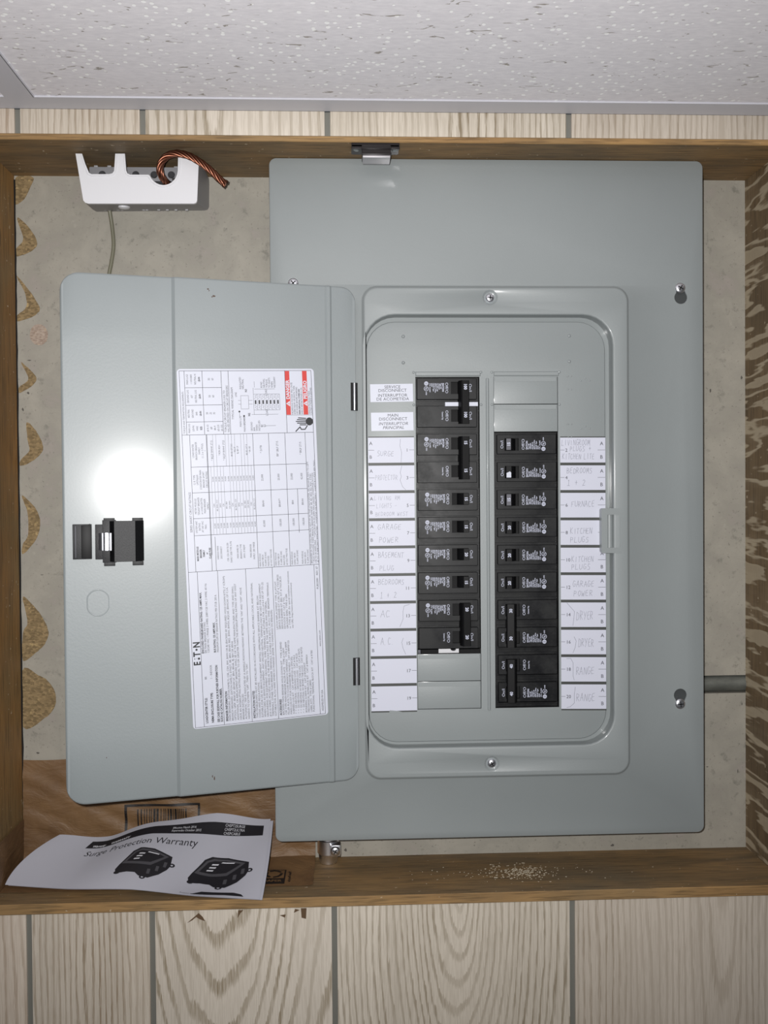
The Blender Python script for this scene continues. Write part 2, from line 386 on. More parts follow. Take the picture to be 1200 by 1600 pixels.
wall_front = struct('wall_front', 'pale oak-grain plank panelling with grey grooves around the recess', 'wall')
joints = [-590, -450, -277.6, -172.3, -14.8, 194.9, 404, 520, 650]
kind = [0, 1, 0, 1, 2, 3, 4, 1, 2, 0]
gw = 2.4
zones = ((ZPT, ZC), (-800, ZPB))
xs = [-730] + joints + [790]
OX0, OX1 = XL - 20, XR + 20
for i in range(len(xs) - 1):
    a, b = xs[i] + gw, xs[i + 1] - gw; mt = PLK[kind[i]]
    if b <= OX0 or a >= OX1: segs = [(a, b, -800, ZC)]
    else:
        segs = [(a, b, z0, z1) for z0, z1 in zones]
        if a < OX0: segs.append((a, OX0, ZPB, ZPT))
        if b > OX1: segs.append((OX1, b, ZPB, ZPT))
    for x0, x1, z0, z1 in segs:
        MB().box(x0, x1, DF + .6, DF + 5, z0, z1, mt, .4).build('plank', wall_front)
for x in joints:
    for z0, z1 in (((-800, ZC),) if x < OX0 or x > OX1 else zones):
        MB().box(x - gw, x + gw, DF + 2.6, DF + 5, z0, z1, M_GROOVE).build('groove_strip', wall_front, smooth=0)
for cx, cz, pts in ((-133.4, -363, [(-16, -8), (-4, 2), (2, 7), (8, 1), (12, -6), (4, -3), (-2, 1), (-8, -4)]), (-41.7, -360, [(-4, 5), (-3, -10), (4, -12), (5, 5)]),
                    (-46.7, -361, [(-4, 6), (-6, 0), (3, 4)]), (-97.0, -362, [(-2, 8), (-3, -4), (1, 3), (6, 8)]), (-59.4, -364, [(-5, 2), (3, -2), (4, 3)])):
    MB().slab([(cx + x * .55, cz + y * .55) for x, y in pts], [], -DF - .6, -DF - .3, M_CRUMB).build('torn_facing', wall_front, smooth=0)

ceiling = struct('ceiling', 'suspended ceiling of white fissured mineral tiles', 'ceiling')
tj = -267.7
for x0, x1 in ((tj - 1215, tj - 1), (tj + 1, tj + 1215)):
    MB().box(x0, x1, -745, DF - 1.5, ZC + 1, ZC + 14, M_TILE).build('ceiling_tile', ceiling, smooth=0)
wa = MB().box(-900, 950, DF - 21, DF + .3, ZC, ZC + .8, M_GRID).box(-900, 950, DF - 22, DF - 21, ZC - .3, ZC + 1.2, M_GRID).build('trim_1', None, smooth=0)
wa['kind'] = 'structure'; wa['label'] = 'white metal wall angle running along the wall under the ceiling tiles'; wa['category'] = 'trim'
wa2 = MB().box(tj - 12, tj + 12, -740, DF - 22, ZC - .6, ZC + .4, M_GRID).box(tj + 11.5, tj + 12.4, -740, DF - 22, ZC - .6, ZC + 1, M_GRID).build('trim_2', None, smooth=0)
wa2['kind'] = 'structure'; wa2['label'] = 'white ceiling cross tee at the upper left corner'; wa2['category'] = 'trim'

# ------------------------------------------------------------------ wooden frame lining the recess
fr = thing('wooden_frame', 'rough brown wooden frame of four boards lining the recess around the grey panel', 'frame', (0, DF, ZB))
def board(x0, x1, z0, z1, mat, along, lab=None):
    m = MB(); n = 40; rings = []
    for i in range(n + 1):
        t = i / n; w1, w2 = [.3 * math.sin(7 * t + k) + random.uniform(-.12, .12) for k in (0, 2)]
        if along == 'x':
            x = x0 + (x1 - x0) * t
            rings.append([(x, -.1, z0), (x, DF + .6, z0 + w1 * .3), (x, DF - .2, z0 + .6 + w1 * .3), (x, DF - .2, z1 - .6 + w2 * .3), (x, DF + .6, z1 + w2 * .3), (x, -.1, z1)])
        else:
            z = z0 + (z1 - z0) * t
            rings.append([(x0, -.1, z), (x0 + w1 * .3, DF + .6, z), (x0 + .6 + w1 * .3, DF - .2, z), (x1 - .6 + w2 * .3, DF - .2, z), (x1 + w2 * .3, DF + .6, z), (x1, -.1, z)])
    m.loft(rings, mat, True, True)
    if along == 'x':
        kf = m.m(M_BF); m.mi = [kf if abs(sum(m.v[i][1] for i in f) / len(f) - (DF - .2)) < .45 else q for f, q in zip(m.f, m.mi)]
    o = m.build('board', fr, smooth=30)
    if lab: o['label'] = lab
    return o
board(XL - 19, XR + 19, ZT, ZPT - .1, M_BX, 'x')
board(XL - 19, XR + 19, ZPB + .1, ZB, M_BX, 'x')
board(XL - 19, XL, ZB + .2, ZT - .2, M_BZL, 'z', 'warmer brown board on the left with a dark crack along its back edge')
board(XR, XR + 19, ZB + .2, ZT - .2, M_BZR, 'z', 'board on the right with pale diagonal plaster smears')
for z, y, a in ((238, -42, 13), (205, -78, 8)):
    k = MB().loft([[(XL + .3, y + a * f * .45 * math.cos(t), z + a * f * math.sin(t)) for t in [i * .5236 for i in range(12)]] for f in (1, .8)], M_CRUMB)
    k.build('knot', fr)
k = MB(); z = ZT - 4; pts = []
while z > ZB + 60: pts.append((XL + .3 + random.uniform(-.1, .5), -1.1, z)); z -= random.uniform(6, 16)
k.tube(pts, .8, M_VOID, 5).build('crack', fr)
k = MB()
for i in range(300):
    x = random.gauss(158, 13) if i < 220 else random.gauss(150, 40); y = random.gauss(-46, 8); s_ = random.uniform(.2, .55) if i < 230 else random.uniform(.15, .4)
    if i < 14: s_ *= 2.6
    y = min(max(y, -82), -4); a0 = random.random() * 3
    q = [(x + s_ * 2.1 * random.uniform(.5, 1) * math.cos(a0 + i2 * 1.05), y + s_ * .9 * random.uniform(.5, 1) * math.sin(a0 + i2 * 1.05)) for i2 in range(6)]
    k.add([(a, b, ZB + .3) for a, b in q] + [(a, b, ZB - .05) for a, b in q], [tuple(range(6))] + [(j, (j + 1) % 6, 6 + (j + 1) % 6, 6 + j) for j in range(6)], M_DUST)
o = k.build('plaster_crumbs', fr, smooth=0); o['kind'] = 'stuff'; o['label'] = 'white plaster crumbs on the bottom board'

# ------------------------------------------------------------------ electrical panel
CH = 51.0        # the cover's face stands 51 mm in front of the wallboard
panel = thing('electrical_panel', 'grey enamelled breaker panel mounted sideways with its door swung open to the left', 'electrical panel', (130, -10, -305))
CE = (-68.3, 327.6, -312.6, 306.0); E0 = (13.5, 258.6, -257.6, 191.8); G0 = (16.4, 242.7, -228.2, 164.8)
def ring(e, ins, r, h, n=7): return [(x, -h, z) for x, z in rrect(e[0] + ins, e[1] - ins, e[2] + ins, e[3] - ins, r, n)]
def keyhole(s, b):
    d = 1 if s[1] > b[1] else -1
    a1 = [(s[0] + 4.6 * math.cos(R(t)), s[1] + d * 4.6 * math.sin(R(t))) for t in range(-30, 211, 20)]
    a2 = [(b[0] + 6.0 * math.cos(R(t)), b[1] + d * 6.0 * math.sin(R(t))) for t in range(135, 406, 20)]
    return a1 + a2
KEYS = [((306.3, 190.0), (306.7, 181.3)), ((305.3, -192.8), (305.3, -184.6)), ((-47.5, 193.6), (-47.3, 184.8)), ((-48, -192), (-48, -183))]
KH = [keyhole(*q) for q in KEYS]
c = MB(); n7 = lambda rr: [(p[0], p[2]) for p in rr]
outer = ring(CE, 1.2, 5.5, CH)
c.loft([ring(CE, 0, 6.5, CH - 11), ring(CE, 0, 6.5, CH - 1.2), ring(CE, .35, 6.2, CH - .35), outer], M_EN)
ebase = ring(E0, 0, 14, CH)
c.face(n7(outer), [n7(ebase)] + KH, CH, M_EN)
for q in KH: c.loft([[(x, -CH, z) for x, z in q], [(x, -CH + 1.4, z) for x, z in q]], M_EN)
gout = ring(G0, -1.6, 29, CH + 3)
c.loft([ebase, ring(E0, .9, 13.3, CH + .5), ring(E0, 2.0, 12.5, CH + 2.2), ring(E0, 2.9, 12, CH + 2.9), ring(E0, 3.6, 11.5, CH + 3)], M_EN)
eo = ring(E0, 3.6, 11.5, CH + 3)
SCW = [(130.4, 180.4), (129.6, -244.0)]
c.face(n7(eo), [n7(gout)] + [circ(x * 1, z, 7.2, 24) for x, z in SCW], CH + 3, M_EN)
for x, z in SCW:
    c.loft([[(px, -CH - hh, pz) for px, pz in circ(x, z, rr, 24)] for rr, hh in ((7.2, 3), (6.6, 2.6), (5.6, 1.2), (5.0, .8), (.4, .8))], M_EN, False, True)
c.loft([gout, ring(G0, -.8, 28.4, CH + 2.8), ring(G0, -.2, 27.8, CH + 2.1), ring(G0, 0, 27.5, CH + 1), ring(G0, .2, 27.3, CH - 9.5)], M_EN)
c.build('cover', panel, smooth=40)
# dead front with the two breaker slots
PH = 47.0; PI = 25.37
LX0, LX1, RX0, RX1, SZ0, SZ1 = 62.5, 121.2, 134.2, 193.5, 109.7, 109.7 - 12 * 25.37
p = MB(); P0 = (14, 245, -230.5, 167.2); PF = (17.6, 237.6, -224.6, 160.2)
fld = ring(PF, 1.6, 24.5, PH)
p.loft([ring(P0, 0, 29, PH - 5.5), ring(PF, 0, 26, PH - 5.2), ring(PF, .2, 25.8, PH - 1), ring(PF, .7, 25.3, PH - .2), fld], M_EN)
p.face(n7(fld), [rect(LX0, LX1, SZ1, SZ0), rect(RX0, RX1, SZ1, SZ0)], PH, M_EN)
for x0, x1 in ((LX0, LX1), (RX0, RX1)):
    p.loft([[(x, -PH, z) for x, z in rect(x0, x1, SZ1, SZ0)], [(x, -PH + 1.5, z) for x, z in rect(x0, x1, SZ1, SZ0)]], M_EN)
    p.loft([[(x, -PH - h, z) for x, z in rect(x0 + a, x1 + 1 - a, SZ0 + .6 + a, SZ0 + 4.8 - a)] for a, h in ((0, 0), (.7, .9))], M_EN, False, True)
    for kx in (x0 - 1.6, x1 + 1.4):
        for zz in (SZ0 + 4.2, SZ0 - PI): p.lathe((kx, -PH, zz), ((1.3, 0), (1.0, .6), (.3, .9)), M_EN, 10)
rb = rrect(126.9, 129.9, -196.6, 108.6, 1.4, 4)
p.loft([[(x, -PH, z) for x, z in rb], [(128.4 + (x - 128.4) * .8, -PH - .8, z) for x, z in rb], [(128.4 + (x - 128.4) * .35, -PH - 1.3, z) for x, z in rb]], M_EN, False, True)
p.build('dead_front', panel, smooth=40)
for x, z in ((51.7, 146.5), (51.6, 122.7), (204.3, 147.0), (204.2, 123.6)):
    MB().lathe((x, -PH, z), ((1.6, 0), (1.4, .5), (.8, .9), (.1, 1.0)), M_EN, 12).build('rivet', panel)
for bx, bz in ((203, 98), (203, 54)):
    k = MB()
    for dx, dz in ((0, 0), (3, 0), (0, 12), (3, 12), (-1, 12), (12, 8), (16, 10), (20, 8)):
        k.lathe((bx + dx, -PH, bz + dz), ((.8, 0), (.5, .3), (.1, .4)), M_EN, 8)
    k.build('stamped_mark', panel)['kind'] = 'stuff'
def filler(x0, x1, row, gap=.5):
    z1, z0 = SZ0 - PI * row, SZ0 - PI * (row + 1)
    k = MB(); k.box(x0 + .25, x1 - gap, -PH - .1, -PH + 1.2, z0 + .55, z1, M_EN, .25)
    k.loft([[(x, -PH - h, z) for x, z in rect(x0 + 1 + a, x1 - 1.2 - a, z1 - 4 - a, z1 - .6)] for a, h in ((0, .1), (.3, .35))], M_EN, False, True)
    k.build('filler_plate', panel)
for r_ in (10, 11): filler(LX0, LX1, r_)
for r_ in (0, 1): filler(RX0, RX1, r_)
# steel box behind the cover
k = MB(); BX = (-58, 317, -304, 298)
k.slab(rect(*BX), [rect(BX[0] + 1.5, BX[1] - 1.5, BX[2] + 1.5, BX[3] - 1.5)], 1.5, CH - 2.6, M_GALV)
k.slab(rect(*BX), [], .1, 1.5, M_GALV)
k.slab(rect(*BX), [rect(-28, 288, -262, 255)], CH - 4.0, CH - 2.6, M_FLG)
k.build('enclosure', panel, smooth=0)
k = MB().box(-20, 280, -14, -12, -250, 200, M_VOID).build('interior_plate', panel, smooth=0)
MB().slab([(83, 0), (83, 5.5), (93, 5.5), (94.5, 2.6), (96, 1.8), (98, 1.8), (99, 2.6), (99.8, 5.5), (101.8, 5.5), (101.8, 0)], [], 0, 4, M_WHITEP,
          lambda x, z, h: (x, -34 - h, -144.6 + z)).build('insulator', panel)
MB().box(63.5, 66, -42, -38, -144.6, -140.8, M_GREYT, .3).build('insulator_post', panel)
def screwhead(m, x, y, z, r, ang=20):
    prof = [(r, 0), (r, .9), (r * .93, 1.6), (r * .7, 2.3), (r * .35, 2.6), (.2, 2.6)]
    m.lathe((x, y, z), prof, M_ZINC, 24)
    for a in (ang, ang + 90):
        ca, sa = math.cos(R(a)) * r * .55, math.sin(R(a)) * r * .55; na, nb = -math.sin(R(a)) * .45, math.cos(R(a)) * .45
        m.add([(x + s1 * ca + s2 * na, y - 2.68 if e else y - 1.8, z + s1 * sa + s2 * nb) for e in (1, 0) for s1, s2 in ((-1, -1), (1, -1), (1, 1), (-1, 1))],
              [(0, 1, 2, 3), (0, 1, 5, 4), (1, 2, 6, 5), (2, 3, 7, 6), (3, 0, 4, 7)], M_VOID)
    return m
for (s_, b_), an in zip(KEYS, (150, 5, 40, 10)):
    screwhead(MB(), s_[0], -CH + 1.2, s_[1], 5.0, an).build('screw', panel)
for (x, z), an in zip(SCW, (85, 30)):
    screwhead(MB(), x, -CH - .8, z, 4.2, an).build('screw', panel)
# strike for the door latch, on the right rim
k = MB()
k.slab(rrect(231.4, 250.5, -52.5, -11.4, 2, 3), [rect(237.0, 248.2, -47.4, -17.4)], PH + .6, CH + 3.4, M_EN)
k.build('latch_strike', panel)
k = MB(); k.tube([(240.5, -PH - 1.0, -49), (240.5, -PH - 1.0, -16)], 3.0, M_EN, 20); k.tube([(246.4, -PH - 3.6, -48), (246.4, -PH - 3.6, -17)], 1.5, M_EN, 14)
k.build('strike_roll', panel)

# ---- stickers and circuit cards on the dead front
for (x0, z0, x1, z1), rows in (((21.4, 86.9, 60.4, 103.1), (('SERVICE', 0), ('DISCONNECT', 0), ('INTERRUPTOR', 0), ('DE ACOMETIDA', 0))),
                               ((22.0, 60.6, 60.6, 77.3), (('MAIN', 0), ('DISCONNECT', 0), ('INTERRUPTOR', .25), ('PRINCIPAL', .25)))):
    k = MB(); mp = lambda x, z, h, x0=x0, z0=z0: (x + (z - z0) * -.02, -PH - h, z + (x - x0) * .012)
    k.slab(rect(x0, x1, z0, z1), [], 0.02, .15, M_PAPER, mp)
    zc = z1 - 2.6; zs = (zc, zc - 3.2, zc - 7.6, zc - 11.0) if rows[0][0] == 'SERVICE' else (zc, zc - 3.3, zc - 7.6, zc - 11.2)
    for (tx, sh), zz in zip(rows, zs): k.text(tx, (x0 + x1) / 2 + .8, zz, 2.7, M_INK, mp, .2, align='C', sx=1.06, shear=sh)
    o = k.build('sticker', panel, smooth=0, fix=False); o['label'] = 'white sticker reading %s disconnect' % rows[0][0].lower()
ST = {'A': [[(0, 0), (.5, 1), (1, 0)], [(.2, .4), (.8, .4)]], 'B': [[(0, 0), (0, 1), (.7, .9), (.7, .6), (0, .5), (.9, .35), (.8, .05), (0, 0)]],
      'C': [[(.9, .9), (.3, 1), (0, .5), (.3, 0), (.95, .1)]], 'D': [[(0, 0), (.1, 1), (.8, .8), (.95, .4), (.6, .05), (0, 0)]],
      'E': [[(.9, 1), (.2, .9), (0, .4), (.2, 0), (.9, .05)], [(.1, .5), (.8, .55)]], 'F': [[(.1, 0), (.1, .95), (1, 1)], [(.1, .5), (.7, .55)]],
      'G': [[(.9, .9), (.3, 1), (0, .4), (.3, 0), (.8, .1), (.9, .45), (.5, .45)]], 'H': [[(0, 0), (.1, 1)], [(.9, 0), (1, 1)], [(0, .5), (1, .55)]],
      'I': [[(.5, 0), (.5, 1)]], 'K': [[(.1, 0), (.1, 1)], [(.9, 1), (.1, .45), (1, 0)]], 'L': [[(.1, 1), (0, 0), (.9, .05)]],
      'M': [[(0, 0), (.15, 1), (.5, .3), (.85, 1), (1, 0)]], 'N': [[(0, 0), (.1, 1), (.85, 0), (1, 1)]], 'O': [[(.5, 1), (.1, .8), (0, .3), (.4, 0), (.9, .3), (.85, .8), (.5, 1)]],
      'P': [[(.1, 0), (.1, 1), (.8, .9), (.8, .55), (.1, .5)]], 'R': [[(.1, 0), (.1, 1), (.8, .9), (.75, .55), (.15, .5), (1, 0)]],
      'S': [[(.9, .95), (.3, 1), (.15, .65), (.8, .4), (.7, .05), (0, 0)]], 'T': [[(0, .95), (1, 1)], [(.5, 1), (.45, 0)]],
      'U': [[(0, 1), (.05, .2), (.4, 0), (.9, .2), (1, 1)]], 'V': [[(0, 1), (.45, 0), (1, 1)]], 'W': [[(0, 1), (.2, 0), (.5, .6), (.75, 0), (1, 1)]],
      'Y': [[(0, 1), (.5, .5)], [(1, 1), (.3, 0)]], '+': [[(.5, .15), (.5, .8)], [(.1, .5), (.9, .5)]], '1': [[(.4, .8), (.6, 1), (.6, 0)], [(.1, 0), (1, 0)]],
      '2': [[(.1, .8), (.5, 1), (.85, .75), (.1, 0), (.95, .05)]], '.': [[(.1, 0), (.2, .06)]], '-': [[(0, .45), (.8, .5)]],
      ')': [[(0, 1), (.7, .85), (.8, .3), (.4, -.1)]], ' ': []}
def pencil(m, st, x, z, wd, hh, mp, lw=.23, rnd=random):
    n = len(st); cw = wd / n
    for i, ch in enumerate(st):
        jx, jz, js = rnd.uniform(-.08, .08) * cw, rnd.uniform(-.06, .06) * hh, rnd.uniform(.9, 1.08)
        for pl in ST[ch]:
            m.line([(x + i * cw + jx + a * cw * .74 + b * .1 * cw, z - hh / 2 + jz + b * hh * js) for a, b in pl], lw, M_PENCIL, mp, .26)
CP = 25.24
LEFT = [('1', [('SURGE', 8, -3, 16, 4.6)], [(29.5, 10), (29, 4), (30.5, -2), (30, -10.8)]), ('3', [('PROTECTOR', 6, .5, 21, 4.6)], [(30.5, 11), (29, 5), (30, 1), (28.8, -2), (31, -8), (34, -11)]),
        ('5', [('LIVING RM', 5, 7, 24, 3.6), ('LIGHTS -', 7, 0, 19, 4), ('BEDROOM WEST', 6, -7.6, 30, 3.6)], None), ('7', [('GARAGE', 8, 6, 22, 5), ('POWER', 9, -6, 18, 5)], None),
        ('9', [('BASEMENT', 8, 5.5, 24, 4.8), ('PLUG', 9, -6.5, 14, 4.5)], None), ('11', [('BEDROOMS', 8, 6, 24, 4.8), ('1 + 2', 9, -6, 16, 5.4)], None),
        ('13', [('AC', 9, 2, 10, 6.5)], [(36, 10.5), (31, 9), (30, 4), (30, -3), (27, -10)]), ('15', [('A.C.', 9, 2, 14, 6)], [(30, 5), (28.5, 1), (29.5, -4), (32, -10)]), ('17', [], None), ('19', [], None)]
RIGHT = [('2', [('LIVINGROOM', 1.2, 7, 27, 5), ('PLUGS +', 9, 1.5, 20, 4.6), ('KITCHEN LITE', 2, -5.6, 30, 5)], None), ('4', [('BEDROOMS', 6, 6.5, 24, 5), ('1 + 2', 6, -4.5, 18, 5.4)], None),
         ('6', [('FURNACE', 10, 1.2, 22, 5.4)], None), ('8', [('KITCHEN', 9, 1.5, 21, 5.2), ('PLUGS', 9, -6.5, 18, 5)], None), ('10', [('KITCHEN', 10, 1, 21, 5.2), ('PLUGS', 10, -6.2, 18, 5)], None),
         ('12', [('GARAGE', 11, 3.4, 21, 5.4), ('POWER', 12, -5.4, 18, 5.2)], None), ('14', [('DRYER', 14.5, -.6, 16, 8)], [(5.5, 11), (9, 7), (12.5, 3), (12, -3), (11, -10)]),
         ('16', [('DRYER', 16, -.4, 15, 7.6)], [(12, 5), (14, 1), (13, -5), (11, -10)]), ('18', [('RANGE', 13.5, -1, 18, 7)], [(5, 10), (9, 10), (11, 6), (11, -6), (12, -10)]), ('20', [('RANGE', 14, -.5, 18, 7)], [(13, 9), (12, 2), (12, -6), (8, -9.5), (5, -10)])]
WORDS = {'1': 'surge', '3': 'protector', '5': 'faint pencilled', '7': 'garage power', '9': 'basement plug', '11': 'bedrooms', '13': 'AC', '15': 'A.C.', '17': '', '19': '', '2': 'livingroom plugs', '4': 'bedrooms', '6': 'furnace',
         '8': 'kitchen plugs', '10': 'kitchen plugs', '12': 'garage power', '14': 'dryer', '16': 'dryer', '18': 'range', '20': 'range'}
for side, rows in ((0, LEFT), (1, RIGHT)):
    for i, (num, words, brace) in enumerate(rows):
        x0 = (18.9 + i * .12) if side == 0 else 195.4; W = 41.9
        zt = (55.6 if side == 0 else 54.8) - CP * i; tilt = .003 if side == 0 else -(.004 + .0016 * i)
        mp = lambda x, z, h, x0=x0, zt=zt, tilt=tilt: (x0 + x, -PH - h, zt - CP / 2 + z + x * tilt)
        k = MB(); hc = CP / 2
        k.slab(rect(0, W, -hc, hc), [], .02, .12, M_CARD, mp)
        k.slab(rect(0, W, hc - (1.0 if i == 0 else 1.3), hc), [], .1, .17, M_BAR, mp); k.slab(rect(0, W, -hc, -hc + 1.3), [], .1, .17, M_BAR, mp)
        za = 6.4 if side == 0 else 6.6
        if side == 0:
            k.text('A', 1.0, za, 3.1, M_INK, mp, .2).text('B', 1.0, -za + .4, 3.1, M_INK, mp, .2)
            k.line([(0.2, .2), (5.4, .2)], .28, M_INK, mp, .2).line([(37.5, .2), (41.8, .2)], .28, M_INK, mp, .2).text(num, 36.6, .1, 3.0, M_INK, mp, .2, align='R')
        else:
            k.text('A', 36.9, za - .4, 3.3, M_INK, mp, .2).text('B', 36.9, -za + .4, 3.3, M_INK, mp, .2)
            k.line([(0.2, .2), (3.8, .2)], .28, M_INK, mp, .2).line([(34.8, .2), (41.6, .2)], .28, M_INK, mp, .2).text(num, 4.6, .1, 3.1, M_INK, mp, .2)
        if (side, i) in ((0, 9),): k.slab([(16, -hc - .4), (17, -hc + 1.9), (24, -hc + 1.2), (30, -hc - .4)], [], .1, .4, M_EN, mp)
        o = k.build('circuit_label', panel, smooth=0, fix=False); o['label'] = ('white circuit card numbered %s, %s' % (num, ('pencilled ' + WORDS[num]) if WORDS[num] and num != '5' else ('faintly pencilled' if num == '5' else 'left blank')))
        if words:
            k = MB()
            for st, x, z, wd, hh in words: pencil(k, st, x, z, wd, hh, mp, .2 if num in ('3', '5') else .26)
            if brace: k.line(brace, .3, M_PENCIL, mp, .26)
            k.build('pencil_note', o, smooth=0, fix=False)

# ---- door, hinged at X = 7.9 and swung 166 degrees open
DA = R(13.7); CA, SA = math.cos(DA), math.sin(DA)
def dm(x, z, h=0): return (7.9 + x * CA + h * SA, -56 + x * SA - h * CA, z)     # x = 0 at the hinge, negative towards the free edge
DW, DZ0, DZ1 = 250.4, -255.3, 189.0
def dh(u):
    if u < 21.6 or 27.8 < u < 157.8: return 0
    if u <= 27.8: return 1.1 * min(1, (u - 21.6) / 1.6, (27.8 - u) / 1.6)
    return -2.0 * min(1, (u - 157.8) / 2.6) - .021 * max(0, u - 160) - (1.2 * ((u - 248.6) / 1.8) ** 2 if u > 248.6 else 0)
us = sorted(set([0, .3, .8, 1.5, 3, 5, 7, 9, 11, 13, 16, 19, 21.6, 22.2, 23.2, 24.7, 26.2, 27.2, 27.8, 40, 157.8, 158.6, 160.5, 161.4, 162.2, 200, 234, 237, 240, 243, 245, 247, 248.2, 248.6, 249.2, 249.8, 250.2, 250.4]))
def zr(u):
    r = 13 if u < 60 else 16; e = u if u < 60 else DW - u
    d = 0 if e >= r else r - math.sqrt(max(r * r - (r - e) ** 2, 0))
    return DZ0 + d, DZ1 - d
door = MB(); fr_ = [[], []]
rings = []
for u in us:
    z0, z1 = zr(u); h = dh(u)
    zz = [z1 - .0, z1 - .8, z1 - 1.8] + [z1 - (z1 - z0) * t / 8 for t in range(1, 8)] + [z0 + 1.8, z0 + .8, z0]
    hs = [h - 1.0, h - .3, h] + [h] * 7 + [h, h - .3, h - 1.0]
    rings.append([dm(-u, z, q) for z, q in zip(zz, hs)] + [dm(-u, z, q - 1.3) for z, q in zip(zz[::-1], hs[::-1])])
door.loft(rings, M_DOOR, True, True)
door = door.build('door', panel, smooth=25)
k = MB()                                                  # D-shaped knockout outline
kc = [(-223.2 + 9.6 * x, -86.3 + 10.9 * z) for x, z in [(math.cos(t), math.sin(t)) for t in [i * math.pi / 16 for i in range(32)]]]
kc = [(min(max(x, -223.2 - 8.6), -223.2 + 8.6), z) for x, z in kc]
kb = -2.0 - .021 * 63
k.loft([[dm(-223.2 + (x + 223.2) * f, -86.3 + (z + 86.3) * f, kb + h) for x, z in kc] for f, h in ((1.05, .02), (1.02, .35), (.985, .35), (.95, .05))], M_DOOR)
k.build('knockout', door, smooth=60)
for u, z, a, b in ((129.9, 180, 1.2, .8), (129.0, 178.8, .6, .6), (125, 174.4, 1.8, 1.0), (126.5, 173.6, .8, .7), (129, -242, .7, 2.2), (130.6, -240, .5, 1.5), (218, -217, .5, .5)):
    k = MB().slab([(-u + a * math.cos(t) * random.uniform(.6, 1), z + b * math.sin(t) * random.uniform(.6, 1)) for t in [i * .9 for i in range(7)]], [], dh(u) + .01, dh(u) + .1, M_CHIPM, dm)
    k.build('paint_chip', door, smooth=0)
# latch: black moulded body with a steel spring, and its separate finger pull
def dbox(m, u0, u1, z0, z1, h0, h1, mat, bev=.4):
    t = MB().box(-u0, -u1, -h1, -h0, z0, z1, mat, bev)
    m.add([dm(x, z, -y) for x, y, z in t.v], t.f, mat); return m
b0 = -2.95
k = MB()
dbox(k, 224.8, 212, -49.8, -20.6, b0 - .1, b0 + 2.5, M_LATCH)
dbox(k, 219.0, 208, -52.6, -17.0, b0 - .1, b0 + 3.2, M_LATCH)
k.add([dm(-u, z, h) for z in (-51.7, -17.8) for u, h in ((213.8, b0), (213.6, b0 + 2.6), (209.4, b0 + 8.2), (192.6, b0 + 8.4), (186.0, b0 + 2.8), (185.4, b0))],
      [(0, 1, 2, 3, 4, 5), (6, 7, 8, 9, 10, 11), (0, 1, 7, 6), (2, 3, 9, 8)], M_LATCH)
k.add([dm(-u, z, h) for z in (-51.7, -17.8) for u, h in ((213.6, b0 + 2.6), (209.4, b0 + 8.2), (192.6, b0 + 8.4), (186.0, b0 + 2.8), (185.4, b0))], [(0, 1, 6, 5), (2, 3, 8, 7), (3, 4, 9, 8)], M_BLK2)
for u, z in ((213.5, -53.8), (190.5, -53.8), (213.5, -17.2), (190.5, -17.2)):
    dbox(k, u + 4.5, u - 4.5, z - 1.8, z + 1.8, b0 - .1, b0 + 2.0, M_LATCH)
k.build('latch_body', door, smooth=30)
k = MB(); uu = [222, 220.6, 219.4, 218.4, 217.4, 216.6, 215.6, 214.4, 213.2, 211.6]; hh = [2.6, 3.6, 4.4, 4.2, 5.6, 5.9, 5.0, 6.0, 7.6, 7.9]
k.loft([[dm(-u, z, b0 + h) for z in (-42.3, -27.7)] + [dm(-u, z, b0 + h - .8) for z in (-27.7, -42.3)] for u, h in zip(uu, hh)], M_ZINC, True, True)
k.build('latch_spring', door, smooth=30)
k = MB(); dbox(k, 242.6, 227.5, -49.3, -20.2, b0 - .1, b0 + 2.6, M_LATCH); dbox(k, 235.6, 227.6, -48.4, -21, b0, b0 + 6.2, M_BLK2, .6); dbox(k, 240.6, 239.9, -48, -21.6, b0, b0 + 3.2, M_GREYT, .2)
dbox(k, 229.6, 228.5, -49, -20.0, b0, b0 + 3, M_LATCH, .2)
k.build('latch_pull', door, smooth=30)
for z0, z1 in ((78.3, 103.4), (-169.4, -144.4)):
    k = MB(); dbox(k, 4.6, -1.6, z0, z1, .05, .5, M_VOID, .1)
    t = [dm(-1.4, z0 + .4, .9), dm(-1.4, z1 - .4, .9)]; k.tube(t, 1.3, M_ZINC, 14)
    k.build('hinge', door, smooth=30)

# ---- printed specification sheet on the door (12 degrees of print rows run upwards)
LW_, LH_ = 118.7, 308.9; PX = 118.7 / 214.0; PY = 308.9 / 560.0
def lm(x, z, h=0):
    return dm(-146.5 + x * .9994 - z * .0340, -198.0 + z * .9994 + x * .0345, h + (0.0))
def T(px): return px * PX
def S(py): return (560 - py) * PY
k = MB(); k.slab([(x, z) for x, z in rrect(0, LW_, 0, LH_, 3.0, 5)], [], .02, .12, M_PAPER, lm)
def hl(a, b, px, w_=.34): k.line([(T(px), S(a)), (T(px), S(b))], w_, M_INK, lm, .17)      # runs along the reading direction
def vl(px0, px1, y, w_=.34): k.line([(T(px0), S(y)), (T(px1), S(y))], w_, M_INK, lm, .17)
def tx(st, px, y, cap=1.7, al='L', bold=False, sx=.86, mat=None):
    if cap < 1.56 and len(st) < 30: cap *= 1.18
    k.text(st, T(px), S(y), cap, mat or M_INK, lm, .19, rot=90, align=al, bold=bold, sx=sx)
for a in (3, 558): vl(3.5, 209.5, a)
for p_ in (3.5, 209.5): hl(3, 558, p_)
vl(3.5, 209.5, 102); vl(3.5, 209.5, 315)
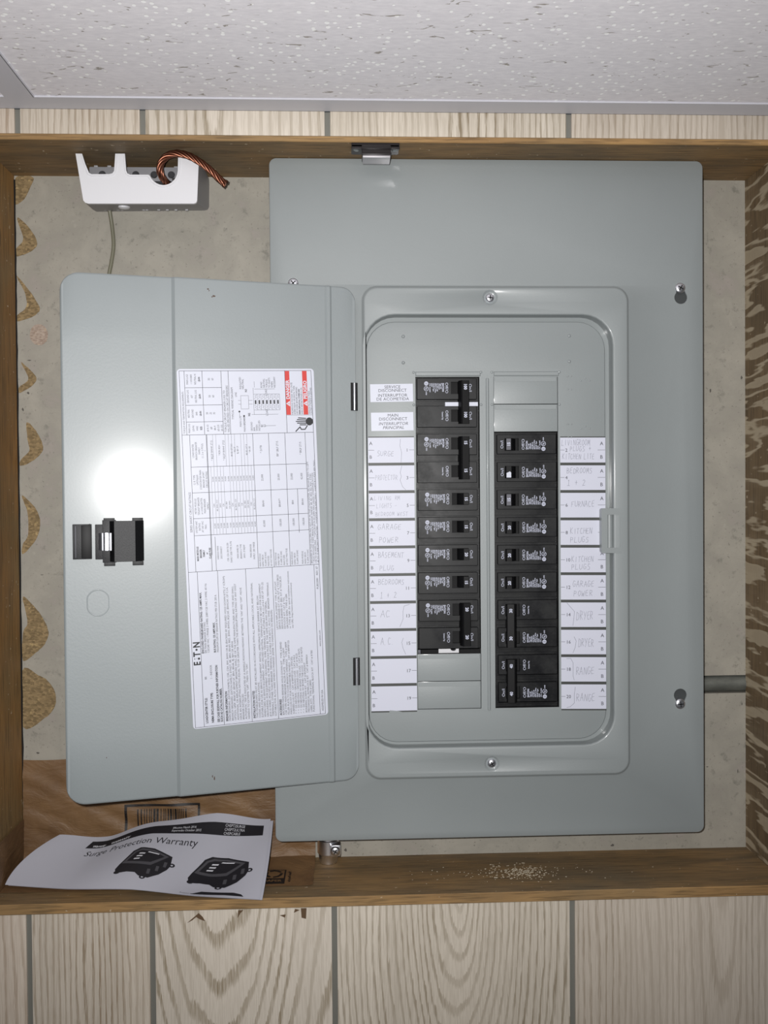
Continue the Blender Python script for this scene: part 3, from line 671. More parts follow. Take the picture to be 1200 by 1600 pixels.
# section 1: torque table, wiring diagram, danger block
for p_ in (11, 38, 67, 78, 167): hl(3, 102, p_)
for y in (29, 56, 82): vl(11, 67, y)
tx('TORQUE AND TERMINATION REQUIREMENTS', 7.4, 100, 1.5, sx=.8)
for y, rows in ((92, ('MAIN LUG', '(LB-IN)', 'WIRE', 'SIZE')), (69, ('NEUTRAL', 'GROUND', 'BAR', 'LB-IN')), (42.5, ('GROUND LUG', 'KIT', 'NEUTRAL LUG', 'LB-IN')), (16, ('MAIN LUGS', '1 1/0 B BKR', 'NEUTRAL N', 'LB-IN'))):
    for i, r_ in enumerate(rows): tx(r_, 15 + i * 6, y, 1.35, 'C', i == 3, .74)
for y, rows in ((92, ('#14-10', '#8', '#6-4', '#3-2/0', '#1-3/0')), (69, ('20', '25', '35')), (42.5, ('50', '60')), (16, ('50', '60'))):
    for i, r_ in enumerate(rows): tx(r_, 43 + i * 5.4 + (5 if len(rows) == 2 else 0), y, 1.5, 'C', False, .8)
tx('TORQUE CIRCUIT BREAKER LUGS TO', 70.4, 99, 1.75, sx=.85); tx('VALUES SPECIFIED ON CIRCUIT BREAKERS', 75, 99, 1.75, sx=.85)
tx('TYPICAL WIRING DIAGRAM', 82.5, 54, 1.8, 'C')
def rc(a, b, y0, y1, w_=.22): k.line([(T(a), S(y0)), (T(b), S(y0)), (T(b), S(y1)), (T(a), S(y1)), (T(a), S(y0))], w_, M_INK, lm, .17)
rc(96, 108, 42, 63)
tx('LINE', 88.5, 44, 1.4); tx('MAIN LUG', 94, 91, 1.4); tx('MAIN BREAKER', 100, 99, 1.4); tx('INSULATED', 96, 32, 1.4); tx('NEUTRAL', 100, 32, 1.4)
for y0, y1, p_ in ((67, 77, 93), (74, 90, 100)):
    k.line([(T(p_), S(y0)), (T(p_), S(y1))], .22, M_INK, lm, .17); k.slab([(T(p_) + .9 * math.cos(a), S(y0) + .9 * math.sin(a)) for a in [i for i in range(6)]], [], .12, .18, M_INKB, lm)
for y in (49.6, 55.4): k.line([(T(108), S(y)), (T(114), S(y))], .22, M_INK, lm, .17); k.line([(T(92), S(y)), (T(96), S(y))], .22, M_INK, lm, .17)
hl(30, 72, 116, .22); vl(116, 157, 40, .22); vl(116, 157, 65, .22)
for i in range(8): hl(40, 65, 116 + i * 5.9, .2)
for i in range(7):
    q = 119 + i * 5.9
    k.slab(rect(T(q - 1.2), T(q + 1.2), S(55.6), S(49.4)), [], .12, .18, M_INKB, lm)
    for y0, d in ((44, 1), (60, -1)): k.line([(T(q - 1.8), S(y0 + 3 * d)), (T(q + 1.2), S(y0 + d)), (T(q - .8), S(y0 - d)), (T(q + 1.8), S(y0 - 3 * d))], .18, M_INK, lm, .17)
k.line([(T(112), S(72)), (T(154), S(72))], .22, M_INK, lm, .17); k.line([(T(118), S(32)), (T(150), S(32))], .22, M_INK, lm, .17); k.line([(T(118), S(29)), (T(118), S(20))], .22, M_INK, lm, .17)
tx('LOAD', 136, 37, 1.5, 'C'); tx('LOAD', 136, 69, 1.5, 'C'); tx('N1', 104.5, 34, 1.5, 'C', True); tx('N2', 108, 72, 1.5, 'C', True)
for i, r_ in enumerate(('BOND', 'NEUTRAL', 'TORQUE', 'TO INLETS', 'WHEN', 'NECESSARY')): tx(r_, 129 + i * 4.2, 30, 1.35, 'L', False, .8)
for i, r_ in enumerate(('GROUND', 'BAR', 'WHEN', 'INSTALLED')): tx(r_, 111 + i * 4, 98, 1.35, 'L', False, .8)
tx('G1', 127, 90, 1.6, 'C', True); k.line([(T(131), S(90)), (T(149), S(90))], .25, M_INK, lm, .17); rc(130, 133, 88.5, 91.5)
vl(167, 209.5, 74, .2)
for p_, wd in ((170.6, 'DANGER'), (198.6, 'PELIGRO')):
    k.slab(rect(T(p_ - 3.7), T(p_ + 3.7), S(73.4), S(3.6)), [], .12, .16, M_RED, lm)
    k.text(wd, T(p_), S(48.5), 2.9, M_PAPER, lm, .19, rot=90, align='L', bold=True, sx=1.0)
    k.slab([(T(p_ + 3), S(60)), (T(p_ + 3), S(51)), (T(p_ - 3.4), S(55.5))], [], .12, .18, M_PAPER, lm)
    k.text('!', T(p_ + .8), S(55.8), 1.9, M_RED, lm, .22, rot=90, align='C', bold=True)
tiny = ['HAZARDOUS VOLTAGE. WILL CAUSE', 'SEVERE INJURY OR DEATH. TURN', 'OFF POWER BEFORE WORKING', 'INSIDE. REPLACE ALL COVERS AND', 'SHIELDS BEFORE POWER IS ON.']
for i, r_ in enumerate(tiny): tx(r_, 176.8 + i * 3.9, 73, 1.3, 'L', i == 3, .76)
for i, r_ in enumerate(('TENSION PELIGROSA. PUEDE', 'CAUSAR LA MUERTE O LESIONES')): tx(r_, 204.4 + i * 3.2, 73, 1.2, 'L', False, .78)
# shock symbol: hand and bolt
for i, (a, y1) in enumerate(((0, 186), (0, 184), (0, 182), (0, 184), (0, 188))):
    k.line([(T(198), S(79.5 + i * 2.6)), (T(y1), S(78.5 + i * 2.8))], .85, M_INKB, lm, .18)
k.slab([(T(203.5 + 6 * math.cos(t)), S(84.5 + 6.5 * math.sin(t))) for t in [i * .52 for i in range(12)]], [], .12, .19, M_INKB, lm)
k.slab(rect(T(207), T(212) - 1.6, S(88), S(81)), [], .12, .2, M_INKB, lm)
k.line([(T(181), S(100)), (T(188), S(93)), (T(190), S(97)), (T(196), S(97)), (T(200), S(91))], .9, M_INKB, lm, .18)
# section 2: series short circuit ratings
hl(102, 315, 15); hl(102, 315, 40); hl(102, 290, 41); hl(102, 315, 112); hl(102, 315, 137); hl(102, 315, 163); hl(102, 315, 195.5)
for y in (152, 192, 232): vl(15, 195.5, y)
vl(15, 195.5, 258.5)
tx('SERIES SHORT CIRCUIT RATINGS', 11, 222, 1.9, 'C')
hl(262, 315, 46.5); hl(192, 262, 179.5)
for i in range(14):
    q = 45 + i * 4.8
    if i not in (5,): hl(152, 258, q, .17)
    if i in (1, 2, 5, 6, 7, 8, 10, 11, 12): hl(102, 152, q, .17)
    tx(('22,000', '10,000', '25,000')[i % 3], q + 2.4, 172, 1.1, 'C', False, .9)
    tx(('CHH', 'BR, BWH, CCV', 'BWH', 'CSR', 'BRX, BRH', 'CSH, BWH')[i % 6], q + 2.4, 213, 1.1, 'C', False, .8)
    tx(('25,000', '65,000', '10,000')[i % 3], q + 2.4, 245, 1.1, 'C', False, .9)
for px_, rows in ((0, ('LOADCENTER', 'BRANCH BREAKER', 'FAMILY', '(1, 2 or 3 POLE)', '*')), (1, ('G. B. TYPE', 'UPSTREAM', 'LOADCENTER MAIN', 'BREAKER SHORT', 'CIRCUIT RATING')), (2, ('METER MODULE', 'TENANT BREAKER', 'or LOADCENTER', 'MAIN BREAKER', 'FAMILY')), (3, ('SYSTEM kAIC', 'RATING', 'AT 240 VAC', 'MAX.')), (4, ('MAIN MODULE', 'BREAKER', 'FAMILY', 'or', 'CLASS FUSE'))):
    yc = (127, 172, 213, 245, 287)[px_]
    for i, r_ in enumerate(rows): tx(r_, 19 + i * 4.7, yc, 1.35, 'C', px_ == 4, .8)
tx('* BQ2F BWHF 2T15', 47.5, 127, 1.4, 'C'); tx('* BQB, BQH', 59, 127, 1.2, 'C'); tx('* BQ2F BWHF 2T25', 66, 127, 1.4, 'C')
for i, r_ in enumerate(('BR BD GFT B15', '* BQ 2P', 'BJ, BJH 2P', '', '', 'BR BD GFT B', '* BR, BD')): tx(r_, 78 + i * 4.7, 127, 1.2, 'C', False, .8)
for i, r_ in enumerate(('VARIOUS MAIN', 'DISCONNECT', '', 'CSR, CSH, BW 50-200', 'FAMILY 200B TYPE 3UTB', '', 'MAIN SAME OR', 'BRANCH 2 TYPE', 'BWH, 2F BQHF', '', 'MAIN BREAKER', 'FAMILY, 2BH 3NR2B')): tx(r_, 50 + i * 5.1, 287, 1.3, 'C', False, .78)
for q, rows in ((124, ('* 2UTB', '22,000', 'BRHH', '65,000')), (150, ('BR* 2BLF 2T15', '25,000', 'BRHH**', '100,000')), (171, ('', '22,000', 'BR4', '100,000')), (187, ('* BR2F 2T15', '42,000', 'BRHH', '100,000'))):
    for y, r_ in zip((127, 172, 213, 245), rows): tx(r_, q, y, 1.5, 'C', False, .85)
for q0, n_ in ((115, 5), (140, 5), (166, 3), (183, 3)):
    for i in range(n_): tx(('MAIN MODULE', 'FAMILY BRCH', '75 AMPS 25 KAIC', 'MAIN FUSES', '60 VOLT MAX FUSE')[i], q0 + i * 4.4, 313, 1.25, 'L', False, .8)
for i, r_ in enumerate(('BREAKERS IN THIS COLUMN MAY NOT FIT IN THIS LOADCENTER, SEE BREAKER INFO TO LEFT.', '* ALSO INCLUDES THESE BRANCH BREAKER FAMILIES: BR, BD, BRD, BQ, BQC, ETND.', '+40 TO 50 AMPS MAX.   **QPTCB/GFCB (50 AMPS MAX UNLESS OTHERWISE NOTED)', '-40 TO 15 AMP ONLY WITH ETN61   +++OPTDB (100 AMPS MAX.)   ++OPTCB (1 POLE 40A MAX.)')):
    tx(r_, 197.6 + i * 3.5, 313, 1.45, 'L', False, 1.02)
# section 3: maker's name, notes, accessories
for p_ in (17, 48, 91.5, 133.5, 201): hl(315, 558, p_)
def em(y, st, p_=10.5): k.text(st, T(p_), S(y), 5.6, M_INKB, lm, .19, rot=90, align='C', bold=True, sx=.82)
em(458, 'E'); em(443.5, 'T'); em(428.5, 'N')
for p_, y, r_ in ((13.6, 450.4, 1.0), (7.2, 450.4, .45), (10.4, 450, .3), (10.5, 436.2, .95)): k.slab([(T(p_) + r_ * math.cos(t), S(y) + r_ * math.sin(t)) for t in [i * .6283 for i in range(10)]], [], .12, .19, M_INKB, lm)
tx('LOADCENTER STYLE:', 21.5, 553, 1.9, 'L', True, .85); tx('BR', 22.5, 484, 1.8); tx('NEMA ENCLOSURE TYPE:', 30.5, 553, 1.9, 'L', True, .85); tx('1 - INDOOR', 31, 484, 1.8)
tx('SEE CASE SIDEWALL FOR FURTHER INFORMATION', 39.5, 553, 1.9, 'L', True, .8); tx('SUCH AS CATALOG NUMBER.', 44.5, 553, 1.9, 'L', True, .8)
tx('ENCLOSED PANELBOARD RATING: 125 AMPS MAX.', 20, 443, 1.75, 'L', True, .92); tx('SEE MAIN BREAKER RATING', 24.3, 443, 1.75); tx('120/240 VAC 1 PHASE 3 WIRE; 208Y/120 VAC 3 WIRE, 60 Hz', 28.6, 443, 1.75, 'L', False, .92)
tx('BUS RATING: 125 AMPS MAX.', 38.5, 443, 1.75, 'L', True, .8); tx('MAXIMUM SUM OF BREAKER RATINGS PER STUB: 200 A.', 43, 443, 1.75, 'L', False, .8)
blk = ['MAIN BREAKERS: (EATON FAMILY): CSR, CSH, BW, BWH OR BJ (BACKED BY REQUIRED HOLD DOWN KITS) (* ICROM)', 'BRANCH BREAKERS: (EATON FAMILY): ETNDT, BR, BRH, BRHH, BRD, BWH, BWSH, BQCAF, BRHCAF, OF C.I.A.', 'OPTION: GFEP, BRAF,GF, BRHAF,GF, BRH, BRHK, BJ, BJH OR BRH4.', 'ADDITIONAL OR REPLACEMENT BREAKERS SHALL BE OF THE SAME MANUFACTURER AND TYPE AND SHALL', 'HAVE AN INTERRUPTING RATING EQUAL TO OR GREATER THAN THE INTERRUPTING RATING OF ANY EXIST', 'BREAKER INSTALLED.', 'AUTOMATIC TRIP IS INDICATED BY A HANDLE POSITION MIDWAY BETWEEN THE "ON" AND "OFF". MOVE', 'HANDLE TO EXTREME "OFF", THEN TO "ON".']
tx('BREAKER INFORMATION', 52.6, 553, 1.85, 'L', True, .88)
for i, r_ in enumerate(blk): tx(r_, 57 + i * 4.25, 553, 1.6, 'L', False, 1.04)
tx('INSTALLATION NOTES', 95.5, 553, 1.85, 'L', True, .88)
for i, r_ in enumerate(['THIS PANELBOARD MUST BE INSTALLED IN ACCORDANCE WITH ALL APPLICABLE LOCAL AND NATIONAL', 'CODES AND REGULATIONS.', 'SUITABLE FOR USE AS SERVICE EQUIPMENT. INSTALL APPROPRIATE SERVICE BARRIER KIT BELOW.', 'WHEN USED AS SERVICE EQUIPMENT, ANY UNUSED NEUTRAL TERMINALS MAY BE USED FOR EQUIPMENT', 'GROUNDING. FOR EQUIPMENT GROUNDING, WIRE TERMINALS ARE SUITABLE FOR (1) #14-4 OR UP TO (2)', '#14-10 WIRES. MULTIPLE WIRES IN THE SAME HOLE MUST BE THE SAME SIZE AND MATERIAL.', 'TERMINALS, OTHER THAN BREAKER TERMINALS, SUITABLE FOR 60/75 C AL/CU WIRE. BREAKER TERMINALS', 'SUITABLE FOR AL/CU WIRE WHEN SO MARKED (REFER TO MARKINGS ON BREAKER).']): tx(r_, 99.8 + i * 4.2, 553, 1.6, 'L', False, 1.07)
tx('ACCESSORIES', 137.5, 553, 1.85, 'L', True, .88)
for i, r_ in enumerate(['BACKFED MAIN BREAKER HOLD DOWN KIT   TYPE # BRHD', 'CSR TYPE MAIN BREAKER FILLER PLATE   TYPE # CSRFP', 'FILLER PLATE TO CLOSE BRANCH OPENINGS   TYPE # BRFP', 'MAIN LUG KIT FOR CONVERTIBLE PANELS   CAT # BRPSF125', 'SUBFEED LUG KIT   CAT # BRPSF125 (2 SPACES)', '*  *  DS NEUTRAL / GROUND LUGS   CAT # NL2', '*  *  OS NEUTRAL / GROUND LUGS   CAT # NL25', '*  *  DS NEUTRAL W/ BOND TAB LUGS   CAT # NLP2', '*  *  OS NEUTRAL W/ BOND TAB LUGS   CAT # NLP25', 'BONDING SCREW KIT   CAT # BONDKIT', 'MECHANICAL INTERLOCK KIT   CAT # BRMIKH', 'LABEL KITS   TYPE # LBRRS', 'FUNCTIONAL TERMINAL BLOCK KIT   CAT # RTB5']): tx(r_, 141.8 + i * 4.1, 553, 1.56, 'L', False, 1.08)
for i, r_ in enumerate(['LATCH REPLACEMENT TYPE # LATCHT', 'SERVICE BARRIER KIT (CSR): KIT # TXSCBKSS', 'SERVICE BARRIER KIT (BR): KIT # TXSCBL35', 'KEYLOCK KIT: CAT # TDL', 'GROUND BARS: TYPE # GBK', 'or TYPE # GBK (for special installation instructions', 'see URL: http://www.eaton.com/instruct)']): tx(r_, 137.5 + i * 4.1, 415, 1.56, 'L', False, 1.08)
tx('ASSEMBLED IN USA', 205.4, 553, 1.5); tx('www.eaton.com', 205.4, 448, 1.5); tx('PUB52081   REV. 07', 205.4, 355, 1.5, sx=.95)
o = k.build('specification_sheet', door, smooth=0, fix=False); o['label'] = 'white printed specification sheet with red danger blocks on the inside of the door'

# ------------------------------------------------------------------ circuit breakers (local frame: millimetres, room side = -Y)
NH = 46.6; FH = 42.0
CACHE = {}
def bmap(x, z, h): return (x, -h, z)
def pole(body, win, let, zc, v, full, double, amps, short=False):
    # v = 0: left column, v = 1: right column (turned over, so its nose sits the other way round)
    n0, n1 = (-7.9, 11.5) if v == 0 else (-10.6, 7.3)
    w0, w1 = (-2.9, 8.2) if v == 0 else (-7.2, 4.3)
    a0, a1 = (3.2, 18.4) if v == 0 else (6.9, 19.8)
    tr = 3.3 if v else 0
    body.box(-29, 29, -FH, -16, zc - (8.2 if short else 12.6), zc + 12.6, M_BLK)
    o_, i_ = rrect(-28, 26.8, zc + n0, zc + n1, .6, 2), rect(a0, a1, zc + w0, zc + w1)
    o2 = rrect(-27.6, 26.4, zc + n0 + .4, zc + n1 - .4, .5, 2)
    body.face(o2, [i_], NH, M_BLK)
    body.loft([[(x, -FH, z) for x, z in o_], [(x, -NH + .4, z) for x, z in o_], [(x, -NH, z) for x, z in o2]], M_BLK)
    body.loft([[(x, -NH, z) for x, z in i_], [(x, -FH + 1, z) for x, z in i_]], M_BLK)
    ez = zc + (n0 if v == 0 else n1); sg = -1 if v == 0 else 1
    if not short: body.box(-28, 27, -FH - 2.2, -FH, min(ez + sg * 1.0, ez + sg * 1.5), max(ez + sg * 1.0, ez + sg * 1.5), M_BLK)
    if not short: body.box(-26, 25, -FH - .9, -FH, min(ez + sg * 2.6, ez + sg * 3.1), max(ez + sg * 2.6, ez + sg * 3.1), M_BLK)
    cz = zc + (n1 if v == 0 else n0) - (2.6 if v == 0 else -.2)        # moulded catch on the nose
    cz = zc + (n1 - 2.6 if v == 0 else n0 + .3)
    body.slab(rect(-8, -1, cz, cz + 2.3), [], NH, NH + .35, M_BLK)
    win.box(a0, a1, -FH - 1.2, -FH - .4, zc + w0, zc + w1, M_VOID)
    tm = zc + (w0 + w1) / 2
    let.text('Off/O', (-.6 + tr), tm, 2.6, M_WPRINT, bmap, NH + .08, rot=-90, align='C', sx=1.12)
    let.text('On/I', (21.0 if v == 0 else 22.3), tm, 2.6, M_WPRINT, bmap, NH + .08, rot=-90, align='C', sx=1.1)
    if full:
        rows = (('EATON', 1.7, True), ('Type BR', 1.1, False), ('120/240V', 1.1, False), ('Cat BR1%s' % amps, 1.1, False), ('60/75 C Wire', 1.1, False), ('HACR Type', 1.1, False), ('SWD', 1.1, False), ('CTL 10 kAIC', 1.1, False))
        x = -4.0 + tr
        for r_, cp, bo in rows:
            let.text(r_, x, zc + (w1 - 1.2), cp, M_WPRINT, bmap, NH + .08, rot=-90, bold=True, sx=.95); x -= 1.95 if bo else 1.68
        ux = -19.4 + tr
        let.slab(circ(ux, tm - .6, 2.2, 18), [circ(ux, tm - .6, 1.8, 18)], NH, NH + .08, M_WPRINT, bmap)
        let.text('UL', ux, tm - .6, 1.5, M_WPRINT, bmap, NH + .08, rot=-120, align='C', bold=True)
        let.slab(circ(ux, tm + 4.1, 1.9, 16), [], NH, NH + .06, M_WPRINT, bmap)
        for q in (-.7, 0, .7): let.slab(rect(ux - 1.3, ux + 1.3, tm + 4.1 + q - .12, tm + 4.1 + q + .12), [], NH, NH + .1, M_INKB, bmap)
        let.text('LISTED', ux, tm - 5.0, 1.0, M_WPRINT, bmap, NH + .08, rot=-90, align='C', bold=True, sx=.7)
    else:
        let.text('Common Trip', -4.6 + tr, tm, 1.2, M_WPRINT, bmap, NH + .08, rot=-90, align='C', bold=True, sx=.72)
def meshes(v, double, amps, mark=''):
    key = (v, double, amps, mark)
    if key in CACHE: return CACHE[key]
    body, win, let, tog, nu = MB(), MB(), MB(), MB(), MB()
    zs = (PI / 2, -PI / 2) if double else (0,)
    for i, zc in enumerate(zs): pole(body, win, let, zc, v, i == 0, double, amps, mark == 'short' and i == 1)
    w0, w1 = (-2.9, 8.2) if v == 0 else (-7.2, 4.3)
    if double:
        z0, z1 = (-17.6, 21.6) if v == 0 else (-20, 19.6)
        prof = [(9.6, 43.5), (9.8, 47.6), (11.9, 52.2), (12.5, 52.6), (13.0, 52.2), (18.8, 51.6), (19.3, 51), (19.4, 43.5)]
        tog.loft([[(x, -h, z) for x, h in prof] for z in (z0, z0 + .01, z1 - .01, z1)], M_BLK2, True, True)
        tz = [zc + (w0 + w1) / 2 + (.6 if v == 0 else 0) for zc in zs]; hx, hh_ = 15.9, 52.05
    else:
        z0, z1 = w0 + .4, w1 - .4; o = 0 if v == 0 else 1.0
        prof = [(8 + o, 43), (13.2 + o, 50.6), (13.6 + o, 50.9), (18.0 + o, 50.9), (18.3 + o, 50.5), (18.4 + o, 43)]
        tm_ = M_GREYT if mark in ('grey', 'greyhalf') else M_BLK2
        tog.loft([[(x, -h, z) for x, h in prof] for z in (z0, z1)], M_BLK2, True, True)
        if mark == 'grey': tog.slab(rect(13.8 + o, 17.8 + o, z0 + .3, z1 - .3), [], 50.8, 50.98, M_GREYT, bmap)
        if mark == 'white': tog.slab([(13.8 + o, z1 - .4), (13.8 + o, -1), (16, 1.5 - 3.5), (18 + o, -.6), (18 + o, z1 - .4)], [], 50.4, 51.05, M_PAPER, bmap)
        tz = [(w0 + w1) / 2]; hx, hh_ = 15.8 + o, 51.15
    nus = []
    for z in tz:
        if mark == 'white': break
        nu = MB(); nus.append(('amp_number', nu)); nu.text(amps, hx, z, 2.75 if double else 2.7, M_WPRINT, bmap, hh_ + .05, rot=-90, align='C', bold=True, sx=.95)
    if mark == 'paper':
        body.slab(rect(-2.2, 27.8, -1.3, 2.3), [], FH, NH + .6, M_PAPER, bmap)
    CACHE[key] = [('body', body), ('toggle_well', win), ('toggle' if not double else 'handle_tie', tog), ('lettering', let)] + nus
    out = []
    for nm, mb in CACHE[key]:
        if not mb.v: continue
        o = mb.build(nm, None, smooth=30, fix=nm in ('body', 'toggle', 'handle_tie'), local=True); me = o.data; bpy.data.objects.remove(o); out.append((nm, me))
    CACHE[key] = out; return out
LCX, RCX = (LX0 + LX1) / 2, (RX0 + RX1) / 2
GRP = 'circuit breakers in the grey panel'
BR = [(0, 0, True, '100', 'paper', 'double-pole 100 amp main breaker with white strip, top of the left column'),
      (0, 2, True, '15', '', 'double-pole 15 amp breaker beside the pencilled surge protector cards 1 and 3'),
      (0, 4, False, '15', '', 'single-pole 15 amp breaker in the left column beside card 5'),
      (0, 5, False, '15', '', 'single-pole 15 amp breaker beside the left garage power card 7'),
      (0, 6, False, '20', '', 'single-pole 20 amp breaker beside the basement card 9'),
      (0, 7, False, '15', '', 'single-pole 15 amp breaker beside the left bedrooms card 11'),
      (0, 8, True, '20', 'short', 'double-pole 20 amp breaker beside the AC cards 13 and 15'),
      (1, 2, False, '15', 'grey', 'grey-toggled 15 amp breaker, top of the right column beside the livingroom card'),
      (1, 3, False, '15', 'white', 'single-pole breaker whose toggle wears a torn white paper scrap, beside card 4'),
      (1, 4, False, '15', 'grey', 'grey-toggled 15 amp breaker beside the furnace card 6'),
      (1, 5, False, '20', '', 'single-pole 20 amp breaker beside the upper kitchen plugs card 8'),
      (1, 6, False, '20', '', 'single-pole 20 amp breaker beside the lower kitchen plugs card 10'),
      (1, 7, False, '20', '', 'single-pole 20 amp breaker beside the right garage power card 12'),
      (1, 8, True, '30', '', 'double-pole 30 amp breaker beside the dryer cards 14 and 16'),
      (1, 10, True, '40', '', 'double-pole 40 amp breaker beside the range cards, bottom of the right column')]
for v, row, dbl, amps, mark, lab in BR:
    zc = SZ0 - PI * (row + (1 if dbl else .5))
    t = thing('circuit_breaker', lab, 'circuit breaker', (RCX if v else LCX, 0, zc), GRP, (0, math.pi if v else 0, 0))
    for nm, me in meshes(v, dbl, amps, mark):
        o = bpy.data.objects.new(nm, me); COL.objects.link(o); o.parent = t
        if nm == 'amp_number': o['label'] = 'white %s printed on the toggle' % amps
    # shift single noses a touch for the hand-fitted look
    t.location.x += random.uniform(-.25, .25) * MM

# ------------------------------------------------------------------ bonding block, copper wire, thin wire
bb = thing('bonding_terminal', 'white plastic grounding terminal block with open notches, fixed upper left above the door', 'terminal block', (-185, 0, 262))
FO = [(-236.9, 304.9), (-231.3, 304.9), (-228.6, 296), (-226.5, 290.9), (-225.4, 288.2), (-223.3, 287.0), (-208, 287.1), (-205, 287.9), (-203.5, 290), (-202.3, 305.1), (-194.0, 305.2), (-193.0, 290.6), (-192, 288), (-189.7, 286.8), (-173.5, 286.8)]
for i in range(13):
    t = R(205 + 150 * i / 12); FO.append((-160.6 + 12.9 * math.cos(t), 291.8 + 14.0 * math.sin(t)))
FO += [(-147.6, 296), (-147.3, 304.6), (-136, 304.8), (-131, 303), (-129.2, 300), (-131.1, 264.5), (-132, 262.5), (-133.9, 261.7), (-226.3, 261.2), (-229, 262), (-230.7, 264.0)]
k = MB(); k.slab(FO, [], 57.6, 60, M_WHITEP)
fp = [(-236.9, 304.9), (-230.7, 264.0), (-229, 262), (-226.3, 261.2), (-133.9, 261.7), (-132, 262.5), (-131.1, 264.5), (-129.2, 300), (-129.4, 304.6)]
bp_ = [(-243, 304.9), (-243, 282.0), (-239, 275), (-235.5, 273.0), (-134, 274.6), (-131, 275.4), (-129.6, 278), (-129.2, 300), (-129.4, 304.6)]
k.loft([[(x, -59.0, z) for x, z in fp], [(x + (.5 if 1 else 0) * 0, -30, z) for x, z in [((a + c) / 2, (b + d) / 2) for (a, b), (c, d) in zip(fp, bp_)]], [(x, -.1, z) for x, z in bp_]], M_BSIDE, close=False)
inn = lambda L, f: [((x + 186) * f - 186, (z - 290) * f + 290) for x, z in L]
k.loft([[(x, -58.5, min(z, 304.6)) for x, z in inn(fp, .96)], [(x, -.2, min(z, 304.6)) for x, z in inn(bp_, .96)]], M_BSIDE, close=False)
# raised bead along the notches
bead = [(x, -60.1, z) for x, z in [(-232.6, 304.5), (-230.2, 297), (-227.9, 290), (-226.4, 286.6), (-223.6, 285.4), (-207.5, 285.6), (-204, 286.3), (-202, 288.6), (-201, 296), (-200.8, 304.4)]]
k.tube(bead, .45, M_WHITEP, 6)
bead = [(-195.2, 304.4), (-194.6, 292), (-193.4, 287.4), (-190.4, 285.3), (-174.6, 285.3)] + [(-160.6 + 14.6 * math.cos(R(208 + 150 * i / 10)), 291.8 + 15.8 * math.sin(R(208 + 150 * i / 10))) for i in range(11)] + [(-145.8, 303)]
k.tube([(x, -60.1, z) for x, z in bead], .45, M_WHITEP, 6)
k.build('housing', bb, smooth=40)
k = MB().box(-240, -131, -2.5, -.1, 278, 289, M_TBAR).build('back_plate', bb, smooth=0)
k = MB(); k.slab(rrect(-231, -149.5, 288.5, 301.0, 1.0, 2), [circ(x, 294.3, 3.3, 16) for x in (-219.5, -206.3, -189.5, -173.0, -157.5)], 26, 39, M_TBAR)
k.slab(rrect(-231, -149.5, 288.5, 301.0, 1.0, 2), [], 24, 26, M_VOID)
k.build('terminal_bar', bb, smooth=30)
for x, z in ((-226, 303.6), (-214, 303.6), (-172, 301.8), (-154, 303.2)):
    MB().box(x - 1.7, x + 1.7, -36, -31, 300.5, z, M_SETS, .4).build('set_screw', bb)
MB().box(-226, -214, -34.8, -32.2, 300.2, 302.6, M_SETS, .3).build('jumper', bb)
k = MB(); k.tube([(-156, -40, 287.5), (-145, -40, 287.5)], 3.6, M_ZINC, 12)
for i in range(8): k.tube([(-155.5 + i * 1.3 + .45 * math.cos(t) * 0, -40 + 3.75 * math.cos(t), 287.5 + 3.75 * math.sin(t)) for t in [j * .524 for j in range(13)]], .28, M_ZINC, 5, False)
k.build('clamp_screw', bb)
k = MB(); k.loft([[(-200.5 + 5.4 * f * math.cos(t), -38 + 9 * f * math.sin(t), 266.5 - .5 + .29 * (9 * f * math.sin(t)) * .8 - h) for t in [j * .3927 for j in range(16)]] for f, h in ((1, -1), (.95, 1.2), (.7, 2.4), (.3, 2.9))], M_WHITEP, False, True)
k.build('mounting_boss', bb)
k = MB()
for x in (-226, -222, -214, -210, -190, -187, -176, -168, -160, -150): k.box(x, x + 2.4, -12, -9.6, 270.9, 272.2, M_SETS)
k.build('moulded_mark', bb)['kind'] = 'stuff'
# stranded copper, seven strands twisted round a bent core
cp = [(-150.5, -30, 286.0), (-154.5, -44, 281.5), (-158.5, -58, 281.0), (-161.8, -66, 286.0), (-161.0, -68, 293.5), (-155.8, -68, 300.0), (-147.5, -68.5, 302.4), (-137.5, -69, 300.6), (-128.0, -69, 295.6), (-118.5, -68, 288.6), (-110.5, -66, 281.2), (-105.0, -65, 277.0)]
def spline(P, n=8):
    P = [Vector(p) for p in P]; out = []
    for i in range(len(P) - 1):
        a, b, c_, d = P[max(i - 1, 0)], P[i], P[i + 1], P[min(i + 2, len(P) - 1)]
        for j in range(n):
            t = j / n; out.append(.5 * ((2 * b) + (c_ - a) * t + (2 * a - 5 * b + 4 * c_ - d) * t * t + (3 * b - a - 3 * c_ + d) * t ** 3))
    return out + [P[-1]]
cpts = spline(cp, 8); k = MB(); up = Vector((0, -1, 0)); L = 0; frames = []
for i, p in enumerate(cpts):
    t = (cpts[min(i + 1, len(cpts) - 1)] - cpts[max(i - 1, 0)]).normalized(); up = (up - t * up.dot(t)).normalized()
    if i: L += (p - cpts[i - 1]).length
    frames.append((p, up.copy(), t.cross(up), L))
for s_ in range(7):
    rr, r0 = (2.15, 1.12) if s_ < 6 else (0, 1.2)
    k.tube([p + (u * math.cos(s_ * math.pi / 3 + l * .17) + w_ * math.sin(s_ * math.pi / 3 + l * .17)) * rr * (1 + (.22 if i > len(frames) - 4 else 0)) for i, (p, u, w_, l) in enumerate(frames)], r0, M_CU, 8)
cw = k.build('copper_wire', None, smooth=60, origin=cp[0])
tag(cw, 'twisted bare copper wire looping out of the white terminal block', 'wire')
